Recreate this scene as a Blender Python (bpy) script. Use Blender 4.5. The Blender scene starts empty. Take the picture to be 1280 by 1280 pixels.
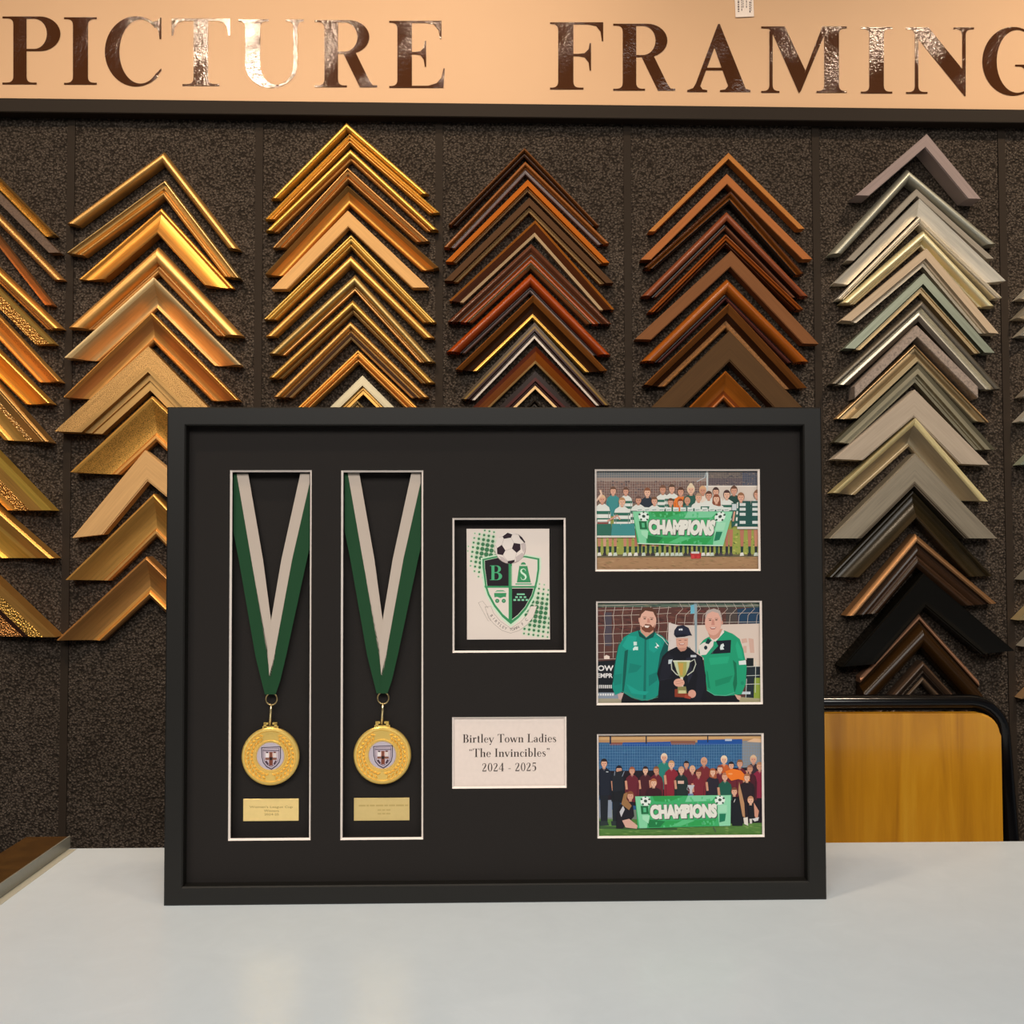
import bpy, bmesh, math, random
from mathutils import Vector, Matrix
random.seed(7)
C = bpy.context.scene.collection
SC = bpy.context.scene
PI = math.pi
# ------------------------------------------------------------------ camera and planes
FPX = 1200.0
TABLE_Z = 0.75
EYE = Vector((0.0, 0.0, TABLE_Z + 0.3294))
CAM_R = Matrix.Rotation(PI/2 + math.radians(1.95), 3, 'X') @ Matrix.Rotation(-0.0025, 3, 'Z')

def ray(px, py):
    return CAM_R @ Vector(((px - 640.0)/FPX, (640.0 - py)/FPX, -1.0))

def hit(px, py, p0, n):
    d = ray(px, py)
    return EYE + d*((p0 - EYE).dot(n)/d.dot(n))

def on_table(px, py, dz=0.0):
    return hit(px, py, Vector((0, 0, TABLE_Z + dz)), Vector((0, 0, 1)))

WALL_YAW = math.radians(1.73)
WALL0 = Vector((0, 1.5, 0))
WALL_R = Matrix.Rotation(WALL_YAW, 3, 'Z')
WALL_N = WALL_R @ Vector((0, -1, 0))

def on_wall(px, py, d=0.0):
    """(u, v): metres along the wall and above the floor, on the plane d in front of it"""
    p = hit(px, py, WALL0 + WALL_N*d, WALL_N)
    q = WALL_R.transposed() @ (p - WALL0)
    return Vector((q.x, q.z))

def wall_point(u, v, d=0.0):
    return WALL0 + WALL_R @ Vector((u, -d, v))

FRAME_YAW = math.radians(1.1)
FRAME_R = Matrix.Rotation(FRAME_YAW, 3, 'Z') @ Matrix.Rotation(math.radians(0.4), 3, 'X')
FRAME0 = on_table(618.5, 1128.8)
FRAME_N = FRAME_R @ Vector((0, -1, 0))

def on_frame(px, py, d=0.0):
    """(x, z) in the frame's own axes on the plane d behind its front face"""
    p = hit(px, py, FRAME0 - FRAME_N*d, FRAME_N)
    q = FRAME_R.transposed() @ (p - FRAME0)
    return Vector((q.x, q.z))

# ------------------------------------------------------------------ helpers
def lin(h):
    h = h.lstrip('#')
    out = []
    for i in (0, 2, 4):
        c = int(h[i:i+2], 16)/255.0
        out.append(c/12.92 if c <= 0.04045 else ((c + 0.055)/1.055)**2.4)
    return tuple(out) + (1.0,)

def tag(o, label=None, cat=None, group=None, kind=None):
    if label: o['label'] = label
    if cat: o['category'] = cat
    if group: o['group'] = group
    if kind: o['kind'] = kind
    return o

def empty(name, loc, rot=None):
    o = bpy.data.objects.new(name, None)
    o.empty_display_size = 0.02
    C.objects.link(o)
    o.location = loc
    if rot is not None:
        o.rotation_euler = rot.to_euler()
    return o

def mesh_obj(name, bm, mats, parent=None, smooth=False, loc=None, rot=None, triang=False, recalc=True):
    if recalc:
        bmesh.ops.recalc_face_normals(bm, faces=bm.faces[:])
    if triang:
        bmesh.ops.triangulate(bm, faces=[f for f in bm.faces if len(f.verts) > 4])
    me = bpy.data.meshes.new(name)
    bm.to_mesh(me); bm.free()
    if not isinstance(mats, (list, tuple)): mats = [mats]
    for m in mats: me.materials.append(m)
    if smooth:
        for p in me.polygons: p.use_smooth = True
    o = bpy.data.objects.new(name, me)
    C.objects.link(o)
    if parent is not None: o.parent = parent
    if loc is not None: o.location = loc
    if rot is not None: o.rotation_euler = rot.to_euler()
    return o

def sharp(o, deg=35):
    """smooth shading with hard edges kept"""
    me = o.data
    bm = bmesh.new(); bm.from_mesh(me)
    for f in bm.faces: f.smooth = True
    for e in bm.edges:
        if len(e.link_faces) == 2 and e.calc_face_angle(0) > math.radians(deg): e.smooth = False
        elif len(e.link_faces) != 2: e.smooth = False
    bm.to_mesh(me); bm.free()
    return o

def box(bm, x0, x1, y0, y1, z0, z1):
    v = [bm.verts.new(p) for p in ((x0,y0,z0),(x1,y0,z0),(x1,y1,z0),(x0,y1,z0),(x0,y0,z1),(x1,y0,z1),(x1,y1,z1),(x0,y1,z1))]
    for f in ((0,3,2,1),(4,5,6,7),(0,1,5,4),(1,2,6,5),(2,3,7,6),(3,0,4,7)):
        bm.faces.new([v[i] for i in f])
    return v

def bevel_all(bm, w, seg=2):
    bmesh.ops.bevel(bm, geom=bm.edges[:], offset=w, segments=seg, affect='EDGES', clamp_overlap=True)

def prism(bm, pts, d0, d1, axis='y'):
    """closed polygon pts (a, b) swept between two depths"""
    mk = (lambda a, b, d: (a, d, b)) if axis == 'y' else (lambda a, b, d: (a, b, d))
    lo = [bm.verts.new(mk(a, b, d0)) for a, b in pts]
    hi = [bm.verts.new(mk(a, b, d1)) for a, b in pts]
    n = len(pts)
    bm.faces.new(lo); bm.faces.new(hi[::-1])
    for i in range(n):
        bm.faces.new((lo[i], hi[i], hi[(i+1) % n], lo[(i+1) % n]))

def tube(bm, pts, r, n=10, closed=False):
    pts = [Vector(p) for p in pts]
    rings = []
    m = len(pts)
    up = None
    for i, p in enumerate(pts):
        if closed: t = (pts[(i+1) % m] - pts[i-1]).normalized()
        else: t = (pts[min(i+1, m-1)] - pts[max(i-1, 0)]).normalized()
        if up is None:
            up = Vector((0, 1, 0)) if abs(t.y) < 0.9 else Vector((1, 0, 0))
        a = (up - t*up.dot(t)).normalized(); b = t.cross(a)
        up = a
        rings.append([bm.verts.new(p + (a*math.cos(2*PI*k/n) + b*math.sin(2*PI*k/n))*r) for k in range(n)])
    for i in range(m if closed else m-1):
        A, B = rings[i], rings[(i+1) % m]
        for k in range(n):
            bm.faces.new((A[k], A[(k+1) % n], B[(k+1) % n], B[k]))
    if not closed:
        bm.faces.new(rings[0][::-1]); bm.faces.new(rings[-1])

def lathe(bm, prof, n=64, axis='y'):
    """revolve (r, d) about the local y axis"""
    rings = []
    for r, d in prof:
        if r < 1e-7: rings.append([bm.verts.new((0, d, 0))])
        else: rings.append([bm.verts.new((r*math.cos(2*PI*k/n), d, r*math.sin(2*PI*k/n))) for k in range(n)])
    for A, B in zip(rings, rings[1:]):
        for k in range(n):
            q = [A[k % len(A)], A[(k+1) % len(A)], B[(k+1) % len(B)], B[k % len(B)]]
            q2 = []
            for v in q:
                if v not in q2: q2.append(v)
            if len(q2) > 2: bm.faces.new(q2)

def arc(cx, cy, rx, ry, a0, a1, n=14):
    return [(cx + rx*math.cos(math.radians(a0 + (a1-a0)*i/n)), cy + ry*math.sin(math.radians(a0 + (a1-a0)*i/n))) for i in range(n+1)]

def rrect(x0, x1, y0, y1, r, n=6):
    return arc(x1-r, y1-r, r, r, 0, 90, n) + arc(x0+r, y1-r, r, r, 90, 180, n) + arc(x0+r, y0+r, r, r, 180, 270, n) + arc(x1-r, y0+r, r, r, 270, 360, n)

# ------------------------------------------------------------------ materials
class NT:
    def __init__(s, name):
        s.m = bpy.data.materials.new(name); s.m.use_nodes = True
        s.t = s.m.node_tree; s.t.nodes.clear()
        s.out = s.t.nodes.new('ShaderNodeOutputMaterial')
        s.b = s.t.nodes.new('ShaderNodeBsdfPrincipled')
        s.t.links.new(s.b.outputs[0], s.out.inputs[0])
    def n(s, kind, **kw):
        nd = s.t.nodes.new(kind)
        for k, v in kw.items():
            if k in nd.inputs: nd.inputs[k].default_value = v
            else: setattr(nd, k, v)
        return nd
    def l(s, a, b): s.t.links.new(a, b)
    def set(s, **kw):
        for k, v in kw.items(): s.b.inputs[k.replace('_', ' ')].default_value = v
    def ramp(s, fac, stops):
        r = s.t.nodes.new('ShaderNodeValToRGB')
        e = r.color_ramp.elements
        e[0].position, e[0].color = stops[0]
        e[1].position, e[1].color = stops[-1]
        for p, c in stops[1:-1]:
            x = e.new(p); x.color = c
        s.l(fac, r.inputs[0]); return r.outputs[0]
    def coords(s, scale, kind='Object', rot=(0,0,0)):
        tc = s.n('ShaderNodeTexCoord'); mp = s.n('ShaderNodeMapping')
        mp.inputs['Scale'].default_value = scale; mp.inputs['Rotation'].default_value = rot
        s.l(tc.outputs[kind], mp.inputs[0]); return mp.outputs[0]
    def bump(s, h, strength, dist):
        b = s.n('ShaderNodeBump'); b.inputs['Strength'].default_value = strength; b.inputs['Distance'].default_value = dist
        s.l(h, b.inputs['Height']); s.l(b.outputs[0], s.b.inputs['Normal'])

def mul(c, k): return tuple(min(1, x*k) for x in c[:3]) + (1.0,)

def plain(name, hexc, rough=0.5, metal=0.0, spec=0.5, coat=0.0):
    t = NT(name); c = lin(hexc)
    co = t.coords((60, 60, 60))
    no = t.n('ShaderNodeTexNoise', Scale=4.0, Detail=3.0); t.l(co, no.inputs['Vector'])
    t.l(t.ramp(no.outputs[0], [(0.3, mul(c, .975)), (0.7, mul(c, 1.02))]), t.b.inputs['Base Color'])
    t.set(Roughness=rough, Metallic=metal)
    t.b.inputs['Specular IOR Level'].default_value = spec
    t.b.inputs['Coat Weight'].default_value = coat
    return t.m

_fin = {}
def finish(code):
    """a moulding finish: kind letter : hex colour.  G gilt, S silver, B brushed metal leaf, W polished wood, M matt wood or paint, K carved gilt, R rough weathered"""
    if code in _fin: return _fin[code]
    k, hx = code.split(':')
    t = NT('finish_' + k + hx.strip('#')); c = lin(hx)
    if k in 'GDK': c = tuple(a*.74 + b*.26 for a, b in zip(c[:3], (.80, .47, .19))) + (1.0,)
    if k in 'GSBKD':
        co = t.coords((9, 160, 1), 'UV')
        no = t.n('ShaderNodeTexNoise', Scale=1.0, Detail=4.0, Roughness=0.6); t.l(co, no.inputs['Vector'])
        t.l(t.ramp(no.outputs[0], [(0.25, mul(c, .72)), (0.5, c), (0.78, mul(c, 1.18))]), t.b.inputs['Base Color'])
        t.set(Metallic={'G': .78, 'S': .7, 'B': .72, 'K': .75, 'D': .7}[k], Roughness={'G': .42, 'S': .42, 'B': .45, 'K': .38, 'D': .42}[k])
        if k == 'K':
            v = t.n('ShaderNodeTexVoronoi', Scale=330.0); t.l(t.coords((1,1,1)), v.inputs['Vector'])
            t.bump(v.outputs['Distance'], 1.0, .0035)
        elif k == 'D':                                   # distressed: speckled dark pitting in the leaf
            n2 = t.n('ShaderNodeTexNoise', Scale=800.0, Detail=4.0); t.l(t.coords((1,1,1)), n2.inputs['Vector'])
            mx = t.n('ShaderNodeMix', data_type='RGBA'); mx.inputs[6].default_value = mul(c, .35)
            t.l(t.ramp(n2.outputs[0], [(0.38, (0,0,0,1)), (0.52, (1,1,1,1))]), mx.inputs[0])
            src = t.b.inputs['Base Color'].links[0].from_socket
            t.l(src, mx.inputs[7]); t.l(mx.outputs[2], t.b.inputs['Base Color'])
            t.bump(n2.outputs[0], .35, .001)
        else:
            t.bump(no.outputs[0], .04, .0005)
    elif k == 'W':
        co = t.coords((7, 130, 1), 'UV')
        no = t.n('ShaderNodeTexNoise', Scale=1.0, Detail=5.0, Roughness=0.65, Distortion=.4); t.l(co, no.inputs['Vector'])
        c = (c[0]*.74, c[1]*.74, c[2]*.55, 1.0)
        t.l(t.ramp(no.outputs[0], [(0.28, mul(c, .6)), (0.52, c), (0.75, mul(c, 1.25))]), t.b.inputs['Base Color'])
        t.set(Roughness=.24); t.b.inputs['Specular IOR Level'].default_value = .2; t.b.inputs['Coat Weight'].default_value = .0; t.b.inputs['Coat Roughness'].default_value = .2
    elif k == 'M':
        co = t.coords((10, 200, 1), 'UV')
        no = t.n('ShaderNodeTexNoise', Scale=1.0, Detail=4.0); t.l(co, no.inputs['Vector'])
        t.l(t.ramp(no.outputs[0], [(0.3, mul(c, .88)), (0.7, mul(c, 1.08))]), t.b.inputs['Base Color'])
        t.set(Roughness=.6); t.b.inputs['Specular IOR Level'].default_value = .08
    elif k == 'R':
        no = t.n('ShaderNodeTexNoise', Scale=260.0, Detail=5.0, Roughness=.7); t.l(t.coords((1,1,1)), no.inputs['Vector'])
        t.l(t.ramp(no.outputs[0], [(0.3, mul(c, .45)), (0.5, c), (0.72, mul(c, 1.3))]), t.b.inputs['Base Color'])
        t.set(Roughness=.6, Metallic=.25); t.bump(no.outputs[0], .5, .0015)
    _fin[code] = t.m
    return t.m
# ------------------------------------------------------------------ lettering: polygons on a cap height of 1
def R_(x0, y0, x1, y1): return [(x0, y0), (x1, y0), (x1, y1), (x0, y1)]

def stem(x, w, y0=0.0, y1=1.0, lo=(.12, .12), hi=(.12, .12), st=.028, br=.09):
    """an upright with bracketed serifs; lo/hi = how far the serif runs out to each side"""
    p = []
    def br_curve(ax, ay, bx, by, cx, cy):
        return [((1-t)**2*ax + 2*t*(1-t)*cx + t*t*bx, (1-t)**2*ay + 2*t*(1-t)*cy + t*t*by) for t in (0, .2, .4, .6, .8, 1)]
    if lo[1] > 0: p += [(x+w+lo[1], y0), (x+w+lo[1], y0+st)] + br_curve(x+w+min(br, lo[1]), y0+st, x+w, y0+st+br, x+w, y0+st)
    else: p += [(x+w, y0)]
    if hi[1] > 0: p += br_curve(x+w, y1-st-br, x+w+min(br, hi[1]), y1-st, x+w, y1-st) + [(x+w+hi[1], y1-st), (x+w+hi[1], y1)]
    else: p += [(x+w, y1)]
    if hi[0] > 0: p += [(x-hi[0], y1), (x-hi[0], y1-st)] + br_curve(x-min(br, hi[0]), y1-st, x, y1-st-br, x, y1-st)
    else: p += [(x, y1)]
    if lo[0] > 0: p += br_curve(x, y0+st+br, x-min(br, lo[0]), y0+st, x, y0+st) + [(x-lo[0], y0+st), (x-lo[0], y0)]
    else: p += [(x, y0)]
    return p

def ring(cx, cy, rx, ry, icx, icy, irx, iry, a0, a1, n=28):
    return arc(cx, cy, rx, ry, a0, a1, n) + arc(icx, icy, irx, iry, a1, a0, n)

def dbowl(x, ox, cy, rx, ry, ix, irx, iry):
    return [(x, cy+ry)] + arc(ox, cy, rx, ry, 90, -90, 18) + [(x, cy-ry), (x, cy-iry)] + arc(ix, cy, irx, iry, -90, 90, 18) + [(x, cy+iry)]

BIG = {
 'P': (.855, [stem(.16, .195, lo=(.16, .15), hi=(.16, 0)), dbowl(.35, .55, .745, .305, .255, .47, .185, .222)]),
 'I': (.48, [stem(.13, .22, lo=(.13, .13), hi=(.13, .13))]),
 'C': (.82, [ring(.45, .5, .45, .52, .515, .5, .305, .475, 47, 316, 40), [(.66, .93), (.72, .9), (.775, .80), (.79, .68), (.815, .68), (.815, 1.0), (.795, 1.0), (.77, .955)],
             [(.757, .14), (.735, .17), (.815, .25), (.82, .22)]]),
 'T': (.84, [R_(0.01, .968, .83, 1), stem(.315, .21, lo=(.16, .16), hi=(0, 0)), [(0, 1), (0, .745), (.022, .745), (.04, .86), (.09, .94), (.17, .968), (.17, 1)],
             [(.84, 1), (.84, .745), (.818, .745), (.80, .86), (.75, .94), (.67, .968), (.67, 1)]]),
 'U': (.95, [stem(.10, .22, .32, 1, lo=(0, 0), hi=(.10, .12)), stem(.805, .06, .32, 1, lo=(0, 0), hi=(.11, .09)),
             ring(.4825, .33, .3825, .345, .5625, .33, .2425, .30, 180, 360)]),
 'R': (.915, [stem(.14, .20, lo=(.14, .13), hi=(.14, 0)), dbowl(.335, .50, .75, .30, .25, .44, .185, .218),
              [(.41, .52), (.60, .515), (.80, .10), (.85, .03), (.915, .028), (.915, 0), (.66, 0)]]),
 'E': (.82, [stem(.12, .215, lo=(.12, 0), hi=(.12, 0)), R_(.3, .968, .77, 1), R_(.3, 0, .79, .032), R_(.3, .50, .50, .535),
             [(.77, 1), (.77, .73), (.748, .73), (.73, .86), (.66, .945), (.55, .968), (.55, 1)], [(.80, 0), (.82, .29), (.80, .29), (.77, .15), (.70, .07), (.58, .032), (.58, 0)],
             [(.545, .70), (.545, .315), (.525, .315), (.51, .42), (.46, .49), (.38, .50), (.38, .535), (.46, .545), (.51, .60), (.525, .70)]]),
 'F': (.785, [stem(.12, .225, lo=(.12, .15), hi=(.12, 0)), R_(.3, .968, .785, 1), R_(.3, .495, .55, .53),
              [(.785, 1), (.785, .72), (.765, .72), (.745, .86), (.68, .945), (.56, .968), (.56, 1)],
              [(.605, .69), (.605, .28), (.585, .28), (.57, .40), (.51, .48), (.42, .495), (.42, .53), (.51, .54), (.57, .60), (.585, .69)]]),
 'A': (.945, [[(.462, 1.02), (.488, 1.02), (.875, .05), (.945, .028), (.945, 0), (.49, 0), (.49, .028), (.57, .04), (.612, .09), (.408, .66), (.37, .70)],
              [(.445, .98), (.462, 1.02), (.50, .95), (.42, .70), (.195, .09), (.23, .04), (.30, .028), (.30, 0), (0, 0), (0, .028), (.09, .06), (.13, .13)], R_(.24, .325, .56, .365)]),
 'M': (1.31, [[(0, 1), (.36, 1), (.675, .34), (.578, -.01), (.19, .86), (.12, .965), (0, .972)], stem(.125, .05, 0, .93, lo=(.125, .105), hi=(0, 0)),
              [(.56, .03), (.578, -.01), (.61, .03), (1.0, .95), (.96, 1), (.935, 1)], stem(.965, .225, lo=(.12, .12), hi=(0, .12))]),
 'N': (1.03, [[(0, 1), (.34, 1), (.89, .33), (.905, -.035), (.885, -.035), (.16, .86), (.10, .965), (0, .972)], stem(.135, .052, 0, .9, lo=(.135, .14), hi=(0, 0)),
              stem(.853, .052, 0.02, 1, lo=(0, 0), hi=(.133, .125))]),
 'G': (.97, [ring(.46, .5, .46, .52, .525, .5, .31, .475, 44, 320, 40), stem(.64, .20, .04, .45, lo=(0, 0), hi=(.15, .12)), [(.68, .93), (.74, .9), (.79, .80), (.805, .68), (.83, .68), (.83, 1.0), (.81, 1.0)]]),
}

def stroke(pts, w):
    """a pen stroke: one quad per segment, w a width or a list of widths"""
    out = []
    ws = w if isinstance(w, (list, tuple)) else [w]*len(pts)
    n = len(pts); L = []; Rr = []
    for i in range(n):
        a = pts[max(i-1, 0)]; b = pts[min(i+1, n-1)]
        dx, dy = b[0]-a[0], b[1]-a[1]; l = math.hypot(dx, dy) or 1
        nx, ny = -dy/l*ws[i]/2, dx/l*ws[i]/2
        L.append((pts[i][0]+nx, pts[i][1]+ny)); Rr.append((pts[i][0]-nx, pts[i][1]-ny))
    for i in range(n-1):
        out.append([L[i], L[i+1], Rr[i+1], Rr[i]])
    return out

_S, _T, _st = .135, .045, .032
def _sm(x, y1=.6, lo=(.07, .07), hi=(.07, 0)): return stem(x, _S, 0, y1, lo=lo, hi=hi, st=_st, br=.04)
def _o(cx, rx, cy=.3, ry=.315): return [ring(cx, cy, rx, ry, cx, cy, rx-.12, ry-.04, 0, 360, 28)]
def _arch(x0, x1): return [ring((x0+x1)/2+.03, .40, (x1-x0)/2-.0, .21, (x0+x1)/2, .38, (x1-x0)/2-.12, .18, 0, 150, 12)]
SMALL = {
 'B': (.66, [stem(.10, .15, lo=(.09, 0), hi=(.09, 0), st=_st, br=.04), dbowl(.24, .36, .755, .22, .245, .33, .11, .21), dbowl(.24, .38, .26, .26, .26, .34, .135, .225)]),
 'T': (.70, [R_(.01, .965, .69, 1), stem(.275, .15, lo=(.1, .1), hi=(0, 0), st=_st, br=.04), [(0, 1), (0, .76), (.025, .76), (.05, .9), (.14, .965), (.14, 1)], [(.70, 1), (.70, .76), (.675, .76), (.65, .9), (.56, .965), (.56, 1)]]),
 'L': (.62, [stem(.10, .15, lo=(.09, 0), hi=(.09, .08), st=_st, br=.04), R_(.2, 0, .6, .035), [(.6, 0), (.63, .27), (.605, .27), (.56, .1), (.45, .035), (.45, 0)]]),
 'I': (.36, [stem(.10, .15, lo=(.09, .09), hi=(.09, .09), st=_st, br=.04)]),
 'i': (.29, [_sm(.08), arc(.145, .80, .085, .085, 0, 360, 12)]),
 'l': (.29, [_sm(.08, 1.03)]),
 'r': (.43, [_sm(.08), ring(.33, .42, .13, .19, .33, .40, .10, .14, 60, 170, 8), arc(.36, .54, .07, .07, 0, 360, 10)]),
 't': (.36, [R_(.02, .565, .33, .6), stem(.10, _S, .05, .80, lo=(0, 0), hi=(0, 0)), ring(.24, .10, .14, .115, .27, .11, .07, .08, 180, 320, 8)]),
 'e': (.50, [ring(.26, .3, .23, .315, .27, .3, .125, .275, 8, 322, 24), R_(.1, .31, .49, .35)]),
 'y': (.54, stroke([(.06, .59), (.27, .02)], .125) + stroke([(.5, .59), (.27, .02), (.17, -.22)], .05) + [arc(.13, -.23, .075, .06, 0, 360, 10), R_(0, .57, .22, .6), R_(.38, .57, .56, .6)]),
 'o': (.54, _o(.27, .25)),
 'w': (.80, stroke([(.07, .59), (.25, .02)], .125) + stroke([(.25, .02), (.41, .58)], .05) + stroke([(.40, .59), (.57, .02)], .125) + stroke([(.57, .02), (.74, .59)], .05) + [R_(0, .57, .2, .6), R_(.64, .57, .82, .6)]),
 'v': (.54, stroke([(.07, .59), (.27, .02)], .125) + stroke([(.27, .02), (.47, .59)], .05) + [R_(0, .57, .22, .6), R_(.36, .57, .56, .6)]),
 'n': (.60, [_sm(.08), _sm(.40, .42, hi=(0, 0))] + _arch(.20, .52)),
 'h': (.60, [_sm(.08, 1.03), _sm(.40, .42, hi=(0, 0))] + _arch(.20, .52)),
 'a': (.50, [stem(.30, _S, .02, .44, lo=(0, .07), hi=(0, 0), st=_st, br=.03), ring(.25, .42, .185, .19, .22, .42, .10, .15, 0, 165, 12), ring(.22, .16, .19, .17, .25, .16, .10, .13, 70, 300, 14), arc(.11, .47, .06, .06, 0, 360, 8)]),
 'd': (.57, [ring(.25, .3, .22, .315, .27, .3, .12, .275, 40, 320, 22), stem(.36, _S, 0, 1.03, lo=(0, .06), hi=(.08, 0), st=_st, br=.04)]),
 'b': (.57, [ring(.31, .3, .22, .315, .29, .3, .12, .275, -140, 140, 22), stem(.08, _S, 0, 1.03, lo=(0, 0), hi=(.07, 0), st=_st, br=.04)]),
 's': (.42, stroke([(.35, .47), (.30, .565), (.21, .585), (.11, .55), (.09, .46), (.16, .36), (.27, .29), (.34, .20), (.32, .08), (.22, .015), (.11, .03), (.06, .15)], [.03, .04, .05, .08, .11, .125, .125, .11, .08, .05, .04, .03])),
 'c': (.46, [ring(.26, .3, .23, .315, .28, .3, .125, .275, 55, 318, 24), arc(.39, .48, .065, .065, 0, 360, 8)]),
 '2': (.54, stroke([(.07, .74), (.12, .93), (.25, .97), (.38, .90), (.40, .72), (.30, .48), (.16, .25), (.07, .06)], [.07, .05, .05, .09, .13, .11, .07, .05]) + [R_(.05, 0, .45, .11), [(.45, 0), (.49, .25), (.46, .25), (.40, .10)]]),
 '0': (.56, [ring(.28, .5, .24, .51, .28, .5, .125, .47, 0, 360, 30)]),
 '4': (.58, [stem(.33, .13, 0, 1, lo=(.08, .08), hi=(0, 0), st=_st, br=.03), R_(.02, .25, .56, .30)] + stroke([(.03, .28), (.40, .98)], .045)),
 '5': (.52, [R_(.10, .88, .44, 1), R_(.10, .5, .145, .92), ring(.23, .32, .24, .33, .22, .31, .11, .29, -130, 130, 18)]),
 '-': (.36, [R_(.05, .27, .30, .33)]),
 '"': (.36, [arc(.09, .93, .06, .065, 0, 360, 10), arc(.26, .93, .06, .065, 0, 360, 10)] + stroke([(.12, .95), (.12, .85), (.05, .77)], [.05, .04, .02]) + stroke([(.29, .95), (.29, .85), (.22, .77)], [.05, .04, .02])),
 'q': (.36, [arc(.10, .80, .06, .065, 0, 360, 10), arc(.27, .80, .06, .065, 0, 360, 10)] + stroke([(.06, .79), (.07, .90), (.14, .98)], [.05, .04, .02]) + stroke([(.23, .79), (.24, .90), (.31, .98)], [.05, .04, .02])),
 ' ': (.30, []),
 'S': (.58, stroke([(.46, .76), (.42, .93), (.28, .975), (.14, .92), (.09, .77), (.16, .62), (.30, .52), (.43, .40), (.48, .24), (.42, .08), (.28, .02), (.13, .07), (.07, .26)], [.035, .045, .06, .10, .14, .16, .165, .16, .14, .10, .06, .045, .035])),
}

def serif_line(s, gap=.045):
    polys = []; x = 0
    for ch in s:
        w, ps = SMALL[ch]
        polys += [[(a + x, b) for a, b in p] for p in ps]
        x += w + gap
    return polys, x - gap

_tc = {}
def sans(s, bold=.0):
    """the built-in plain typeface as polygons on a cap height of 1: (polygons, width)"""
    if (s, bold) in _tc: return _tc[(s, bold)]
    cu = bpy.data.curves.new('lettering', 'FONT'); cu.body = s; cu.size = 1.0; cu.offset = bold; cu.resolution_u = 3
    o = bpy.data.objects.new('lettering', cu); C.objects.link(o)
    dg = bpy.context.evaluated_depsgraph_get()
    me = o.evaluated_get(dg).to_mesh()
    vs = [(v.co.x, v.co.y) for v in me.vertices]
    x0 = min(v[0] for v in vs); x1 = max(v[0] for v in vs); y0 = min(v[1] for v in vs); y1 = max(v[1] for v in vs)
    ps = [[((vs[i][0]-x0)/(y1-y0), (vs[i][1]-y0)/(y1-y0)) for i in p.vertices] for p in me.polygons]
    o.evaluated_get(dg).to_mesh_clear()
    bpy.data.objects.remove(o); bpy.data.curves.remove(cu)
    _tc[(s, bold)] = (ps, (x1-x0)/(y1-y0))
    return _tc[(s, bold)]

def to_quad(polys, w, q):
    """map (0..w, 0..1) into the picture quad q = TL, TR, BR, BL"""
    out = []
    for p in polys:
        r = []
        for a, b in p:
            s = a/w; t = 1-b
            x = (q[0][0]*(1-s)+q[1][0]*s)*(1-t) + (q[3][0]*(1-s)+q[2][0]*s)*t
            y = (q[0][1]*(1-s)+q[1][1]*s)*(1-t) + (q[3][1]*(1-s)+q[2][1]*s)*t
            r.append((x, y))
        out.append(r)
    return out

class Art:
    """flat printed artwork: coloured polygons in thin layers of ink"""
    def __init__(s): s.g = []
    def add(s, pts, col): s.g.append(([pts], col)); return s
    def many(s, polys, col): s.g.append((polys, col)); return s
    def rect(s, x0, y0, x1, y1, col): return s.add(R_(x0, y0, x1, y1), col)
    def ell(s, cx, cy, rx, ry, col, n=14): return s.add(arc(cx, cy, rx, ry, 0, 360-360/n, n-1), col)
    def line(s, pts, w, col): return s.many(stroke(pts, w), col)
    def build(s, name, d, parent, mat, origin=(0, 0), step=4e-6, clip=None):
        bm = bmesh.new(); cl = bm.loops.layers.float_color.new('ink')
        for i, (polys, col) in enumerate(s.g):
            c = mul(lin(col), .84)
            for p in polys:
                if clip:
                    p = clip_poly(p, clip)
                if len(p) < 3: continue
                q = [on_frame(a, b, d) for a, b in p]
                vs = [bm.verts.new((a.x-origin[0], -step*i, a.y-origin[1])) for a in q]
                try: f = bm.faces.new(vs)
                except ValueError: continue
                f.normal_update()
                if f.normal.y > 0: f.normal_flip()
                for lp in f.loops: lp[cl] = c
        return mesh_obj(name, bm, mat, parent, triang=True, recalc=False)

def clip_poly(p, r):
    x0, y0, x1, y1 = r
    for ax, lim, sg in ((0, x0, 1), (0, x1, -1), (1, y0, 1), (1, y1, -1)):
        out = []
        for i in range(len(p)):
            a, b = p[i-1], p[i]
            ia, ib = (a[ax]-lim)*sg >= 0, (b[ax]-lim)*sg >= 0
            if ia != ib:
                t = (lim-a[ax])/(b[ax]-a[ax])
                out.append((a[0]+(b[0]-a[0])*t, a[1]+(b[1]-a[1])*t))
            if ib: out.append(b)
        p = out
        if len(p) < 3: return []
    return p
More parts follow.
